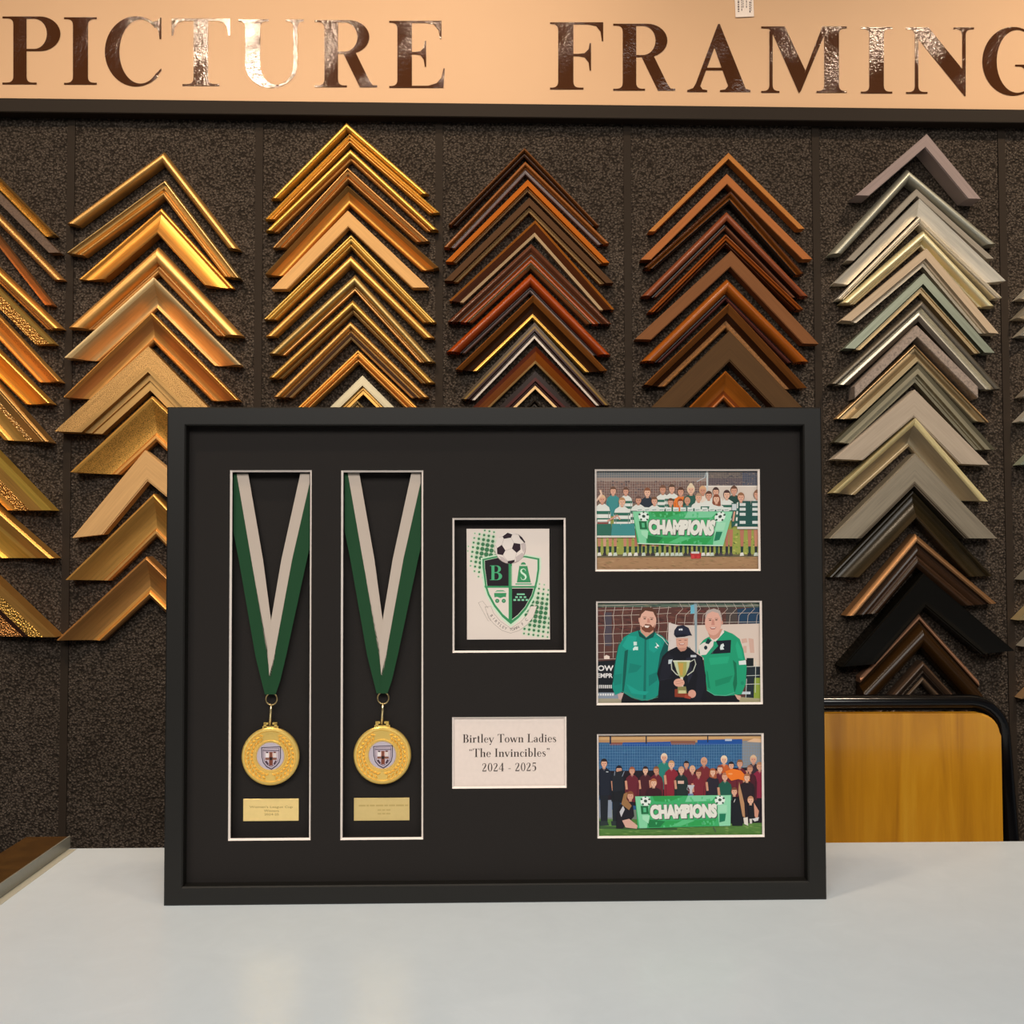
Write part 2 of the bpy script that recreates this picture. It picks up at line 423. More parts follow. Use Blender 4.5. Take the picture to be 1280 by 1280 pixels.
# ------------------------------------------------------------------ the room
def carpet_mat():
    t = NT('wall_carpet')
    co = t.coords((1, 1, 1))
    v = t.n('ShaderNodeTexVoronoi', Scale=280.0, Randomness=1.0); t.l(co, v.inputs['Vector'])
    no = t.n('ShaderNodeTexNoise', Scale=330.0, Detail=3.0, Roughness=.7); t.l(co, no.inputs['Vector'])
    big = t.n('ShaderNodeTexNoise', Scale=14.0, Detail=2.0); t.l(co, big.inputs['Vector'])
    m = t.n('ShaderNodeMath', operation='MULTIPLY_ADD'); m.inputs[1].default_value = -.75; t.l(v.outputs['Distance'], m.inputs[0]); t.l(no.outputs[0], m.inputs[2])
    m2 = t.n('ShaderNodeMath', operation='MULTIPLY_ADD'); m2.inputs[1].default_value = .22; t.l(big.outputs[0], m2.inputs[0]); t.l(m.outputs[0], m2.inputs[2])
    t.l(t.ramp(m2.outputs[0], [(0.05, lin('#2a231d')), (0.28, lin('#463d35')), (0.50, lin('#5b5047')), (0.74, lin('#877a6e'))]), t.b.inputs['Base Color'])
    t.set(Roughness=.95); t.b.inputs['Specular IOR Level'].default_value = .15
    t.bump(m.outputs[0], 1.0, .0045)
    return t.m

wall = bmesh.new(); box(wall, -3.2, 3.4, 0, .12, 0, 2.6)
w = mesh_obj('wall_back', wall, carpet_mat(), None, loc=WALL0, rot=WALL_R); tag(w, 'dark brown looped carpet covering the display wall', 'wall', kind='structure')

bat = plain('batten_paint', '#2b231c', .8, 0, .15)
for k, px in enumerate([-378, -144, 90, 324.6, 549, 783.5, 1018.5, 1250.5, 1484, 1718]):
    u = on_wall(px, 160).x
    bm = bmesh.new(); box(bm, -.0058, .0058, -.0022, .001, .05, 1.765)
    o = mesh_obj('trim_%d' % (k+1), bm, bat, None, loc=wall_point(u, 0), rot=WALL_R)
    tag(o, 'slim dark vertical strip between the carpet panels', 'trim', 'strips between carpet panels', 'structure')

t = NT('floor_vinyl'); co = t.coords((3, 3, 3)); no = t.n('ShaderNodeTexNoise', Scale=5.0, Detail=4.0); t.l(co, no.inputs['Vector'])
t.l(t.ramp(no.outputs[0], [(.3, lin('#4a4038')), (.7, lin('#5c5046'))]), t.b.inputs['Base Color']); t.set(Roughness=.5)
bm = bmesh.new(); box(bm, -3.3, 3.5, -3.0, 1.75, -.06, 0)
tag(mesh_obj('floor', bm, t.m), 'brown shop floor below the table', 'floor', kind='structure')
bm = bmesh.new(); box(bm, -3.3, 3.5, -3.0, 1.75, 2.6, 2.66)
tag(mesh_obj('ceiling', bm, plain('ceiling_paint', '#b8aea0', .9)), 'plain pale ceiling over the shop counter', 'ceiling', kind='structure')

# ------------------------------------------------------------------ shop sign
sb = on_wall(40, 126.3, .012); rb = on_wall(40, 140.2, .022)
sign = empty('shop_sign', wall_point(0, rb.y, 0), WALL_R)
tag(sign, 'cream shop sign board reading PICTURE FRAMING above the carpet wall', 'sign')
t = NT('sign_board'); co = t.coords((2, 2, 2)); no = t.n('ShaderNodeTexNoise', Scale=2.0, Detail=3.0); t.l(co, no.inputs['Vector'])
t.l(t.ramp(no.outputs[0], [(.3, lin('#cba47f')), (.7, lin('#cfa883'))]), t.b.inputs['Base Color']); t.set(Roughness=.55)
t.b.inputs['Specular IOR Level'].default_value = .25
bm = bmesh.new(); box(bm, -2.6, 2.9, -.012, -.0005, sb.y - rb.y - .004, 2.35 - rb.y)
bevel_all(bm, .0015, 1)
mesh_obj('board', bm, t.m, sign)
bm = bmesh.new(); box(bm, -2.6, 2.9, -.022, -.0005, 0, sb.y - rb.y); bevel_all(bm, .0012, 1)
mesh_obj('bottom_rail', bm, plain('rail_paint', '#271f18', .75, 0, .2), sign)

t = NT('letter_film')                              # dark bronze film, crinkled where it lifts
co = t.coords((1, 1, 1))
no = t.n('ShaderNodeTexNoise', Scale=170.0, Detail=4.0, Roughness=.6); t.l(co, no.inputs['Vector'])
pat = t.n('ShaderNodeTexNoise', Scale=9.0, Detail=2.0); t.l(co, pat.inputs['Vector'])
mk = t.ramp(pat.outputs[0], [(.42, (.22, .22, .22, 1)), (.62, (1, 1, 1, 1))])
mm = t.n('ShaderNodeMath', operation='MULTIPLY'); t.l(no.outputs[0], mm.inputs[0]); t.l(mk, mm.inputs[1])
t.b.inputs['Base Color'].default_value = lin('#4a2a16'); t.set(Roughness=.09, Metallic=.12)
t.b.inputs['Specular IOR Level'].default_value = .6
t.bump(mm.outputs[0], .42, .0025)
film = t.m
letters = [('P', 3, 75.5, 20.5, 105.5), ('I', 80, 121, 21.5, 105.8), ('C', 131, 202, 22, 106.5), ('T', 214.5, 287.5, 23.2, 107.4), ('U', 298, 379, 24.2, 108.4), ('R', 393.5, 471.5, 25.2, 109),
           ('E', 486.5, 556, 26, 109.8), ('F', 687.5, 754, 27.8, 111.8), ('R', 766.5, 844, 29.6, 113.2), ('A', 859, 938, 31.6, 115), ('M', 951.5, 1058.5, 33, 116), ('I', 1076, 1115.5, 33.8, 116.8),
           ('N', 1132.5, 1217.5, 34.2, 117.2), ('G', 1228, 1309, 35.2, 118)]
D_L = .0127
for ch, x0, x1, yt, yb in letters:
    gw, polys = BIG[ch]
    o0 = on_wall(x0, yb, D_L)
    bm = bmesh.new()
    for i, p in enumerate(polys):
        vs = []
        for a, b in p:
            q = on_wall(x0 + a/gw*(x1-x0), yb - b*(yb-yt), D_L)
            vs.append(bm.verts.new((q.x-o0.x, -.00004*i, q.y-o0.y)))
        f = bm.faces.new(vs); f.normal_update()
        if f.normal.y > 0: f.normal_flip()
    ob = mesh_obj('letter', bm, film, sign, triang=True, recalc=False)
    ob.location = (o0.x, -D_L, o0.y - rb.y)

# price tag stuck on the sign
tag_d = .0138
tl, tr, br_, bl = [on_wall(x, y, tag_d) for x, y in ((917, -32), (940.5, -32.5), (942.5, 20.5), (919.5, 21.5))]
tp = empty('price_tag', wall_point(tl.x, bl.y, tag_d), WALL_R)
tag(tp, 'small white paper price tag stuck on the sign above the letters', 'tag')
bm = bmesh.new()
prism(bm, [(q.x-tl.x, q.y-bl.y) for q in (bl, br_, tr, tl)], 0, .0009)
mesh_obj('paper', bm, plain('tag_paper', '#e8d8cc', .6), tp)
bm = bmesh.new()
for k, (x0, x1, y0, y1) in enumerate([(922, 924, -4, 15), (926.5, 927.5, -6, 14), (928.5, 929.3, -2, 10), (932.5, 933.5, -6, 8), (936.5, 938, 2, 16), (938.5, 939.3, -4, 12)]):
    y = y0
    while y < y1:
        n = random.uniform(1.2, 3.0)
        box(bm, *[(on_wall(x, 0, tag_d).x - tl.x) for x in (x0, x1)], -.0003, .0002, *[(on_wall(920, yy, tag_d).y - bl.y) for yy in (y+n, y)])
        y += n + 1.1
mesh_obj('writing', bm, plain('tag_ink', '#6a5a58', .8), tp)

# ------------------------------------------------------------------ table and its edge batten
c0, c1 = on_table(0, 1123.5), on_table(86, 1061.5)
e = (c1 - c0).normalized()                        # direction of the left edge, away from the camera
sd = Vector((-e.y, e.x, 0))                        # to the left
BW = .048
BLc = on_table(86, 1060.2); BRc = on_table(1280, 1051.2)
b = (BRc - BLc).normalized()
def on_back(p):                                    # point of the back edge met from p along the left edge
    s = BLc - p
    den = e.x*(-b.y) - e.y*(-b.x)
    k = (s.x*(-b.y) - s.y*(-b.x))/den
    return p + e*k
back_l = on_back(c0 + sd*BW); back_r = BLc + b*2.05
front_l = back_l - e*.84; front_r = back_r - Vector((-b.y, b.x, 0))*.86
TW = [back_l, back_r, front_r, front_l]
tb = empty('shop_table', (0, 0, 0))
tag(tb, 'long white laminate table with the black memorabilia frame on it', 'table')
t = NT('white_laminate'); co = t.coords((1, 1, 1))
no = t.n('ShaderNodeTexNoise', Scale=26.0, Detail=6.0, Roughness=.7, Distortion=.6); t.l(co, no.inputs['Vector'])
t.l(t.ramp(no.outputs[0], [(.3, lin('#d8dfe3')), (.55, lin('#dbe2e6')), (.75, lin('#dee5e9'))]), t.b.inputs['Base Color'])
t.set(Roughness=.27); t.b.inputs['Specular IOR Level'].default_value = .4
bm = bmesh.new(); prism(bm, [(p.x, p.y) for p in TW], TABLE_Z - .03, TABLE_Z, 'z'); bevel_all(bm, .0012, 2)
mesh_obj('tabletop', bm, t.m, tb)
ap = plain('table_frame_grey', '#8a8a88', .45)
cen = sum(TW, Vector())/4
ins = [cen + (p-cen)*.93 for p in TW]
bm = bmesh.new()
for i in range(4):
    p, q = ins[i], ins[(i+1) % 4]; dn = (q-p).normalized(); nn = Vector((-dn.y, dn.x, 0))*.011
    prism(bm, [(v.x, v.y) for v in (p-nn, q-nn, q+nn, p+nn)], TABLE_Z-.10, TABLE_Z-.031, 'z')
mesh_obj('apron', bm, ap, tb)
for p in ins:
    bm = bmesh.new(); box(bm, p.x-.02, p.x+.02, p.y-.02, p.y+.02, 0, TABLE_Z-.031); bevel_all(bm, .003, 2)
    mesh_obj('leg', bm, ap, tb)

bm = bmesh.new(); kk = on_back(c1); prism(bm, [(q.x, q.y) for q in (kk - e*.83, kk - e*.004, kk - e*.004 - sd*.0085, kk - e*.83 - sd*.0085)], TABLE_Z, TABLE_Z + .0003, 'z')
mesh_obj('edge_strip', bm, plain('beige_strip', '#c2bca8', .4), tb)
bt = empty('edge_batten', (0, 0, TABLE_Z))
tag(bt, 'long flat brown wooden batten with grey side along the table edge', 'batten')
H = .0128
k1 = c1 + (on_back(c1)-c1); k0 = k1 - e*.80
t = NT('batten_wood'); co = t.coords((3, 3, 3)); no = t.n('ShaderNodeTexNoise', Scale=12.0, Detail=5.0, Distortion=1.0); t.l(co, no.inputs['Vector'])
t.l(t.ramp(no.outputs[0], [(.3, lin('#3c2610')), (.7, lin('#543818'))]), t.b.inputs['Base Color']); t.set(Roughness=.35)
bm = bmesh.new(); prism(bm, [(p.x, p.y) for p in (k0+sd*.0016, k1+sd*.0016, k1+sd*BW, k0+sd*BW)], 0, H, 'z'); bevel_all(bm, .0008, 2)
mesh_obj('strip', bm, t.m, bt)
bm = bmesh.new(); prism(bm, [(p.x, p.y) for p in (k0, k1, k1+sd*.0016, k0+sd*.0016)], .0006, H+.0006, 'z')
mesh_obj('side_edging', bm, plain('edging_grey', '#98968a', .38, .3), bt)

# ------------------------------------------------------------------ chair behind the table
CY = 1.335
def on_y(px, py, y): return hit(px, py, Vector((0, y, 0)), Vector((0, -1, 0)))
ct = on_y(1150, 890.5, CY-.012); cr = on_y(1249.0, 985, CY-.012)
cx = cr.x - .20; ztop = ct.z
ch = empty('chair', (cx, CY, 0))
tag(ch, 'wooden-backed chair with black tube frame tucked behind the white table', 'chair')
def wood_mat(name, rot):
    t = NT(name)
    co = t.coords((26, 26, 1.6), 'Object', rot)
    no = t.n('ShaderNodeTexNoise', Scale=1.0, Detail=5.0, Roughness=.6, Distortion=.7); t.l(co, no.inputs['Vector'])
    c2 = t.coords((9, 9, 1.0), 'Object', rot)
    wv = t.n('ShaderNodeTexNoise', Scale=1.0, Detail=2.0, Distortion=.6); t.l(c2, wv.inputs['Vector'])
    base = t.ramp(no.outputs[0], [(.25, lin('#9a6410')), (.48, lin('#ba8018')), (.62, lin('#c48e24')), (.8, lin('#a67016'))])
    mx = t.n('ShaderNodeMix', data_type='RGBA', blend_type='MULTIPLY')
    mx.inputs[0].default_value = .8
    t.l(base, mx.inputs[6]); t.l(t.ramp(wv.outputs[0], [(.30, (.45, .40, .38, 1)), (.42, (1, 1, 1, 1)), (.66, (.94, .93, .93, 1))]), mx.inputs[7])
    t.l(mx.outputs[2], t.b.inputs['Base Color'])
    t.set(Roughness=.3); t.b.inputs['Coat Weight'].default_value = .5; t.b.inputs['Coat Roughness'].default_value = .12
    return t.m
wm = wood_mat('honey_wood', (0, 0, 0)); wm2 = wood_mat('honey_wood_seat', (PI/2, 0, 0))
bk = plain('black_tube', '#060608', .16, 0, .4)
bm = bmesh.new(); prism(bm, rrect(-.20, .20, ztop-.33, ztop, .03, 8), -.02, -.006); bevel_all(bm, .0035, 3)
mesh_obj('backrest', bm, wm, ch)
pts = []
zt = ztop + .011
xr = .2135
def fr(z):                                          # the uprights splay a little on their way down
    return xr + .012*max(0, (ztop-.03-z))/.2
left = [(-fr(z), .004 + max(0, (.5-z))*.12, z) for z in (0.012, .2, .45, .6, ztop-.18, ztop-.10)]
right = [(-x, y, z) for x, y, z in left]
cor = [(x, .004, z) for x, z in arc(xr-.045, zt-.045, .045, .045, 0, 90, 8)]
corl = [(-x, y, z) for x, y, z in cor]
bm = bmesh.new(); tube(bm, left + corl + cor[::-1] + right[::-1], .0108, 12)
sharp(mesh_obj('back_frame', bm, bk, ch), 50)
bm = bmesh.new(); prism(bm, rrect(-.20, .20, -.40, -.025, .04, 8), .44, .455, 'z'); bevel_all(bm, .004, 2)
mesh_obj('seat', bm, wm2, ch)
for sx in (-1, 1):
    bm = bmesh.new(); tube(bm, [(sx*.215, -.40, .012), (sx*.205, -.37, .40), (sx*.20, -.34, .428), (sx*.20, -.05, .428), (sx*.212, .0, .43)], .0105, 10)
    sharp(mesh_obj('leg', bm, bk, ch), 50)
# ------------------------------------------------------------------ moulding corner samples
def _round(s): return .45 + .55*math.sqrt(max(0, 1-(2*s-1)**2))
def _scoop(s):
    if s < .12: return .92 + .08*math.sin(PI*s/.12)
    if s < .80: return .94 - .52*math.sin((s-.12)/.68*PI/2)
    return .42 + .13*math.sin(PI*(s-.80)/.20)
def _ogee(s): return .58 + .40*math.cos(PI*min(1, s/.86)) if s < .86 else .20 + .14*math.sin(PI*(s-.86)/.14)
def _cushion(s):
    if s < .70: return .5 + .5*math.sqrt(max(0, 1-(2*s/.70-1)**2))
    if s < .80: return .46
    return .50 + .10*math.sin(PI*(s-.80)/.20)
def _ridge(s): return .62 + .20*abs(math.sin(PI*3*s)) + .16*(1-s)
def _flat(s): return 1.0 if .03 < s < .97 else .95
PROF = {
 'flat': _flat, 'round': _round, 'scoop': _scoop, 'rscoop': lambda s: _scoop(1-s), 'ogee': _ogee, 'rogee': lambda s: _ogee(1-s), 'cushion': _cushion, 'rcushion': lambda s: _cushion(1-s),
 'ridge': _ridge, 'slope': lambda s: 1-.42*s, 'rslope': lambda s: .58+.42*s,
 'step': lambda s: 1.0 if s < .62 else (.72 if s < .8 else .62),
 'bead': lambda s: .8 + .2*math.sqrt(max(0, 1-((s-.2)/.2)**2)) if s < .4 else .62 + .1*math.sin(PI*(s-.4)/.6),
}

def arm_mesh(a, t, ai, ti, f, T, s0, s1, n, back):
    """one mitred arm (outer edge a-t, inner edge ai-ti) between the profile stations s0 and s1"""
    bm = bmesh.new(); uvl = bm.loops.layers.uv.new('UVMap')
    ss = sorted({s0 + (s1-s0)*i/n for i in range(n+1)} | {s for s in (.03, .12, .62, .7, .8, .86, .97) if s0 < s < s1})
    pr = [(s0, back)] + [(s, max(f(s)*T, back + .0008)) for s in ss] + [(s1, back)]
    L = (Vector(t)-Vector(a)).length
    wd = (Vector(ti)-Vector(t)).length
    A, B = [], []
    for s, h in pr:
        p = a + (ai-a)*s; q = t + (ti-t)*s
        A.append(bm.verts.new((p.x, -h, p.y))); B.append(bm.verts.new((q.x, -h, q.y)))
    m = len(pr)
    for i in range(m):
        j = (i+1) % m
        fc = bm.faces.new((A[i], A[j], B[j], B[i]))
        for lp in fc.loops:
            v = lp.vert
            k = A.index(v) if v in A else B.index(v)
            lp[uvl].uv = (0.0 if v in A else L, pr[k][0]*wd)
    bm.faces.new(A); bm.faces.new(B)
    return bm

def plan(A, L, R, w, Tmm, cut, shrink=1.0):
    """outer apex, outer tips, inner tips, inner apex in wall metres"""
    d = Tmm/1000*.92
    a, l, r = on_wall(*A, d), on_wall(*L, d), on_wall(*R, d)
    k = (on_wall(A[0]+1, A[1], d) - a).length*shrink
    c = (r-l).normalized()
    if cut == 'h': li, ri = l + c*w*k, r - c*w*k
    else: li, ri = l + Vector((0, -w*k)), r + Vector((0, -w*k))
    dl, dr = a-l, a-r
    den = dl.x*dr.y - dl.y*dr.x
    t = ((ri.x-li.x)*dr.y - (ri.y-li.y)*dr.x)/den
    return a, l, r, li, ri, li + dl*t

def plans_touch(p, q):
    """whether the upper sample p reaches into the lower one q, seen square on"""
    a, l, r, li, ri, ai = q
    def inside(x, quad):
        sg = 0
        for i in range(4):
            e = quad[(i+1) % 4]-quad[i]; f = x-quad[i]
            cr_ = e.x*f.y - e.y*f.x
            if abs(cr_) < 1e-9: continue
            if sg and (cr_ > 0) != (sg > 0): return False
            sg = cr_
        return True
    quads = ((a, l, li, ai), (a, r, ri, ai))
    A, L, R, LI, RI, AI = p
    for o0, o1, i0, i1 in ((A, L, AI, LI), (A, R, AI, RI)):
        for i in range(25):
            t = i/24
            for s in (.25, .5, .75, 1.0):
                x = (o0*(1-t)+o1*t)*(1-s) + (i0*(1-t)+i1*t)*s
                if any(inside(x, qd) for qd in quads): return True
    return False

def sample(geo, prof, Tmm, bands, label, group, clear=.0015):
    T = Tmm/1000*1.15
    a, l, r, li, ri, ai = geo
    o = empty('corner_sample', wall_point(a.x, a.y, 0), WALL_R)
    tag(o, label, 'frame corner sample', group)
    z = Vector((0, 0))
    f = PROF[prof]
    for tip, tin in ((l, li), (r, ri)):
        s0 = 0.0; arm = None
        for bi, (s1, code) in enumerate(bands):
            n = max(2, int(18*(s1-s0)))
            bm = arm_mesh(z, tip-a, ai-a, tin-a, f, T, s0, s1, n, clear)
            nm = 'moulding_arm' if bi == 0 else ('lip' if bi == len(bands)-1 else 'band')
            ob = mesh_obj(nm, bm, finish(code), o if bi == 0 else arm)
            sharp(ob, 28)
            if bi == 0: arm = ob
            s0 = s1
    return o

def B(*x):                          # bands: stop, code, stop, code ...
    return [(x[i], x[i+1]) for i in range(0, len(x), 2)]

ORD = ['topmost', 'second from top', 'third from top', 'fourth from top', 'fifth from top', 'sixth from top', 'seventh from top', 'eighth from top', 'ninth from top', 'tenth from top',
       'eleventh from top', 'twelfth from top', 'thirteenth from top', 'fourteenth from top', 'fifteenth from top', 'sixteenth from top', 'seventeenth from top', 'eighteenth from top', 'nineteenth from top', 'lowest']
# colours of the finishes
GO, GB, GP, GY, BR, OL, CH = '#d9a23c', '#e0951f', '#e2b878', '#e6bd45', '#9a6c34', '#90794a', '#d3a06c'
COL = []
# column cut by the left edge: (right tip, slope of the right arm, width)
edge = [
 ((70, 294), 1.02, 19, 'scoop', 16, B(.25, 'G:#8a6a30', 1, 'D:#d2a33e'), 'mottled gold and black'),
 ((76, 316.6), 1.0, 14, 'flat', 16, B(1, 'R:#5c4636'), 'speckled dark brown silver'),
 ((80.4, 350), 1.02, 14, 'round', 14, B(1, 'D:#c98a45'), 'thin knotted gold bamboo-like'),
 ((67.5, 381.8), 1.27, 13, 'slope', 16, B(.7, 'G:#a35c2c', 1, 'G:#d08a55'), 'thin coppery brown'),
 ((78, 410.7), .96, 21, 'cushion', 18, B(.7, 'G:#d49438', 1, 'G:#a8702c'), 'plain orange-gold rounded'),
 ((69, 430), 1.0, 26, 'slope', 18, B(.28, 'G:#d4ac4c', 1, 'K:#cf9a48'), 'carved leafy gold'),
 ((76, 477.2), 1.07, 31, 'scoop', 20, B(.12, 'G:#e0a850', .42, 'D:#c9822e', 1, 'G:#d9943e'), 'orange-gold rough-lined'),
 ((64.4, 504.3), 1.0, 40, 'scoop', 22, B(.14, 'G:#dca23c', 1, 'G:#e59a1e'), 'shiny orange-gold scooped'),
 ((62.6, 552.5), 1.13, 62, 'scoop', 26, B(.34, 'G:#9c7236', .5, 'K:#b8925a', 1, 'G:#c9973f'), 'bronze with a narrow carved strip'),
 ((67, 638), 1.03, 60, 'slope', 24, B(.22, 'G:#e4bc40', .5, 'G:#c79034', .8, 'K:#b98436', 1, 'G:#d9a440'), 'yellow-gold fluted'),
 ((68.3, 697.6), .88, 78, 'scoop', 26, B(.3, 'G:#cf9438', .4, 'G:#f0c860', 1, 'G:#ecb43c'), 'bright yellow-gold scooped'),
 ((72, 796), .95, 80, 'slope', 26, B(.2, 'G:#c28a38', .45, 'K:#c99a3c', .55, 'M:#2a1710', 1, 'K:#b06a2a'), 'dark brown and gold ornate'),
]
rows = []
for (R, sl, w, pf, T, bd, nm) in edge:
    dx = R[0] + 28; A = (R[0]-dx, R[1]-sl*dx); L = (A[0]-dx, A[1]+min(sl, 1.02)*dx)
    rows.append((A, L, R, w, pf, T, bd, nm))
COL.append((rows, "at the photo's left edge", 'corner samples in the leftmost column'))
COL.append(([
 ((205, 189), (82.5, 279.2), (300.3, 312.2), 16, 'round', 18, B(1, 'G:#c08e48'), 'thin tan-gold rounded'),
 ((207, 225), (83, 316), (301, 348), 23, 'ridge', 20, B(.42, 'G:#85744a', 1, 'G:#c79a52'), 'olive and gold ridged'),
 ((199.8, 257.8), (95.4, 347.5), (292, 359), 36, 'rscoop', 20, B(.7, 'G:#cf8a1a', 1, 'G:#c5842a'), 'bright orange-gold'),
 ((197.2, 307.6), (83.8, 409.4), (303.7, 419.7), 34, 'cushion', 22, B(.7, 'G:#dba052', 1, 'G:#b97f3a'), 'light orange-gold with inner groove'),
 ((193.3, 347.5), (82, 447.6), (302.1, 456.6), 38.5, 'ogee', 22, B(.2, 'G:#e4c690', 1, 'G:#d9b076'), 'pale champagne-gold'),
 ((190.3, 390.6), (79.9, 497), (299, 500.4), 37, 'scoop', 24, B(.2, 'G:#cf9040', .55, 'G:#a8642a', 1, 'G:#c48436'), 'reddish gold with bright ridges'),
 ((187, 434), (70.4, 539.6), (300, 549), 57, 'step', 26, B(.48, 'D:#b28446', .78, 'G:#8f6a34', 1, 'G:#a07a40'), 'wide dull bronze'),
 ((191.3, 495.8), (89, 590.4), (298, 598), 62, 'scoop', 28, B(.12, 'G:#e2aa48', .8, 'D:#dda038', 1, 'G:#c98a3c'), 'wide bright gold scooped'),
 ((182.5, 562.8), (91.5, 672.4), (288, 650), 38.7, 'flat', 20, B(1, 'M:#c39a68'), 'tilted flat pale wood'),
 ((193.4, 617), (83, 724.7), (300, 730), 52, 'scoop', 26, B(.2, 'G:#c9943e', .8, 'G:#c08c38', 1, 'G:#b88440'), 'antique gold scooped'),
 ((184.3, 695.6), (72, 800), (298, 806), 55, 'scoop', 28, B(.32, 'G:#b0763a', .72, 'G:#b8803e', .9, 'G:#e6a448', 1, 'G:#7a4a24'), 'brown-gold with bright inner ridge'),
], 'of gold column left of frame', 'corner samples in the second column'))
COL.append(([
 ((433, 152.7), (338.3, 248.4), (536.2, 242.5), 11, 'round', 14, B(1, 'G:#dca838'), 'thin bright gold'),
 ((437, 167.3), (331, 274.4), (549.8, 266), 13, 'ridge', 14, B(.5, 'G:#d8b050', 1, 'G:#c89844'), 'thin double-ridged gold'),
 ((438, 186), (331.5, 288.8), (548, 287.5), 15, 'cushion', 16, B(.6, 'G:#e0b040', 1, 'G:#cc8c38'), 'thin yellow-gold with orange inner edge'),
 ((434.6, 209.3), (340.3, 310), (537, 301.7), 17, 'ridge', 16, B(.6, 'G:#8a6434', 1, 'G:#a06c34'), 'dark bronze lined'),
 ((435, 232.8), (331.5, 343.4), (548.7, 335.2), 22.5, 'scoop', 20, B(.3, 'G:#7c6230', 1, 'G:#d88f28'), 'dark-edged orange-gold scooped'),
 ((435, 264), (339.3, 362), (536.2, 360), 20.5, 'flat', 16, B(1, 'M:#d0a066'), 'flat peach-coloured'),
 ((439, 293.3), (329.5, 399), (545.4, 403), 17, 'ridge', 16, B(.55, 'G:#b89a44', 1, 'G:#9c7c2c'), 'olive-gold ridged'),
 ((438.5, 318.5), (331, 420.6), (543.8, 422.5), 14, 'round', 16, B(1, 'G:#dca048'), 'thin warm gold rounded'),
 ((443.8, 342.5), (335.4, 442), (544.4, 452.8), 20.5, 'cushion', 18, B(.74, 'G:#94804a', 1, 'G:#cc9450'), 'drab olive with peach inner edge'),
 ((440.9, 374.3), (335.4, 472), (543.8, 478.6), 17.5, 'cushion', 18, B(.6, 'G:#c4963c', 1, 'G:#80602a'), 'antique gold with dark inner groove'),
 ((438.3, 402), (342.2, 496.4), (536.2, 496.8), 22, 'bead', 20, B(.6, 'G:#b8843c', .85, 'M:#3a2416', 1, 'G:#b09060'), 'brown-gold with dark channel'),
 ((447.7, 437.2), (345, 535), (552, 538), 17, 'ridge', 18, B(.55, 'G:#d89a38', 1, 'G:#c08434'), 'orange-gold with fine lines'),
 ((453.6, 470), (352, 570), (555, 572), 26, 'step', 22, B(.62, 'S:#ac9e80', 1, 'G:#d49c40'), 'grey and gold'),
 ((446.7, 500.7), (345, 600), (552, 602), 15, 'ridge', 18, B(.5, 'S:#a08a60', 1, 'G:#c09040'), 'small gold, apex only showing'),
], 'of gold column above medals', 'corner samples in the third column'))
COL.append(([
 ((655.6, 185.2), (560.5, 281.3), (749, 282.3), 10, 'bead', 16, B(.45, 'W:#7a4a28', 1, 'W:#3e2418'), 'thin dark brown'),
 ((656.6, 202.2), (554.6, 309.6), (761.7, 304.8), 14, 'bead', 16, B(.55, 'W:#9a5c30', .78, 'W:#3a1c14', 1, 'S:#a89a98'), 'reddish brown with silver line'),
 ((659.5, 225.7), (557.2, 327.8), (761.3, 329.2), 13, 'step', 16, B(.72, 'M:#a4560f', 1, 'M:#8c6640'), 'bright orange-brown with tan line'),
 ((661.5, 248), (555.6, 351.5), (766.6, 354.4), 16.6, 'step', 16, B(.7, 'M:#4c321c', 1, 'M:#8a6c44'), 'flat dark brown with tan edge'),
 ((669, 276.4), (561.5, 376.5), (767.5, 387.6), 17.5, 'slope', 18, B(.18, 'W:#b0682c', .76, 'W:#552c1a', 1, 'M:#b89c78'), 'dark brown with cream inner line'),
 ((664, 304.8), (559.5, 402.3), (764.2, 405), 31, 'ridge', 20, B(.4, 'W:#64382a', .52, 'W:#3a2416', .76, 'W:#a85020', .88, 'W:#4a3418', 1, 'G:#8c7446'), 'wide brown and rust ridged'),
 ((663.4, 340.7), (557.6, 439.8), (764.2, 443.7), 24, 'cushion', 22, B(.70, 'W:#a04214', .82, 'W:#2a1410', 1, 'S:#8c7c78'), 'red-orange with silver-black inner edge'),
 ((666.6, 369), (569.3, 462.4), (758.8, 463.8), 28, 'scoop', 22, B(.3, 'W:#94582c', .78, 'W:#3c2010', 1, 'G:#d8a83c'), 'dark scooped with gold inner edge'),
 ((668, 403.8), (576, 499), (763, 507), 17.5, 'step', 18, B(.22, 'W:#54402a', .40, 'W:#8a6a34', .75, 'W:#3c1a12', 1, 'S:#a89888'), 'dark lined with silvery inner edge'),
 ((669.5, 433.5), (568, 532), (770, 535), 20, 'slope', 20, B(.3, 'W:#6a2c18', .84, 'W:#8c4a1c', 1, 'G:#c89a58'), 'red-brown with gold inner line'),
 ((669, 464.8), (570, 562), (770, 565), 21, 'step', 20, B(.35, 'W:#2c1a14', .8, 'W:#4e1810', 1, 'G:#b89468'), 'dark oxblood with tan inner line'),
 ((668, 499), (570, 598), (768, 600), 14, 'ridge', 18, B(.5, 'W:#1c1412', 1, 'S:#6c6664'), 'black lined, apex only showing'),
], 'of brown column above crest', 'corner samples in the fourth column'))
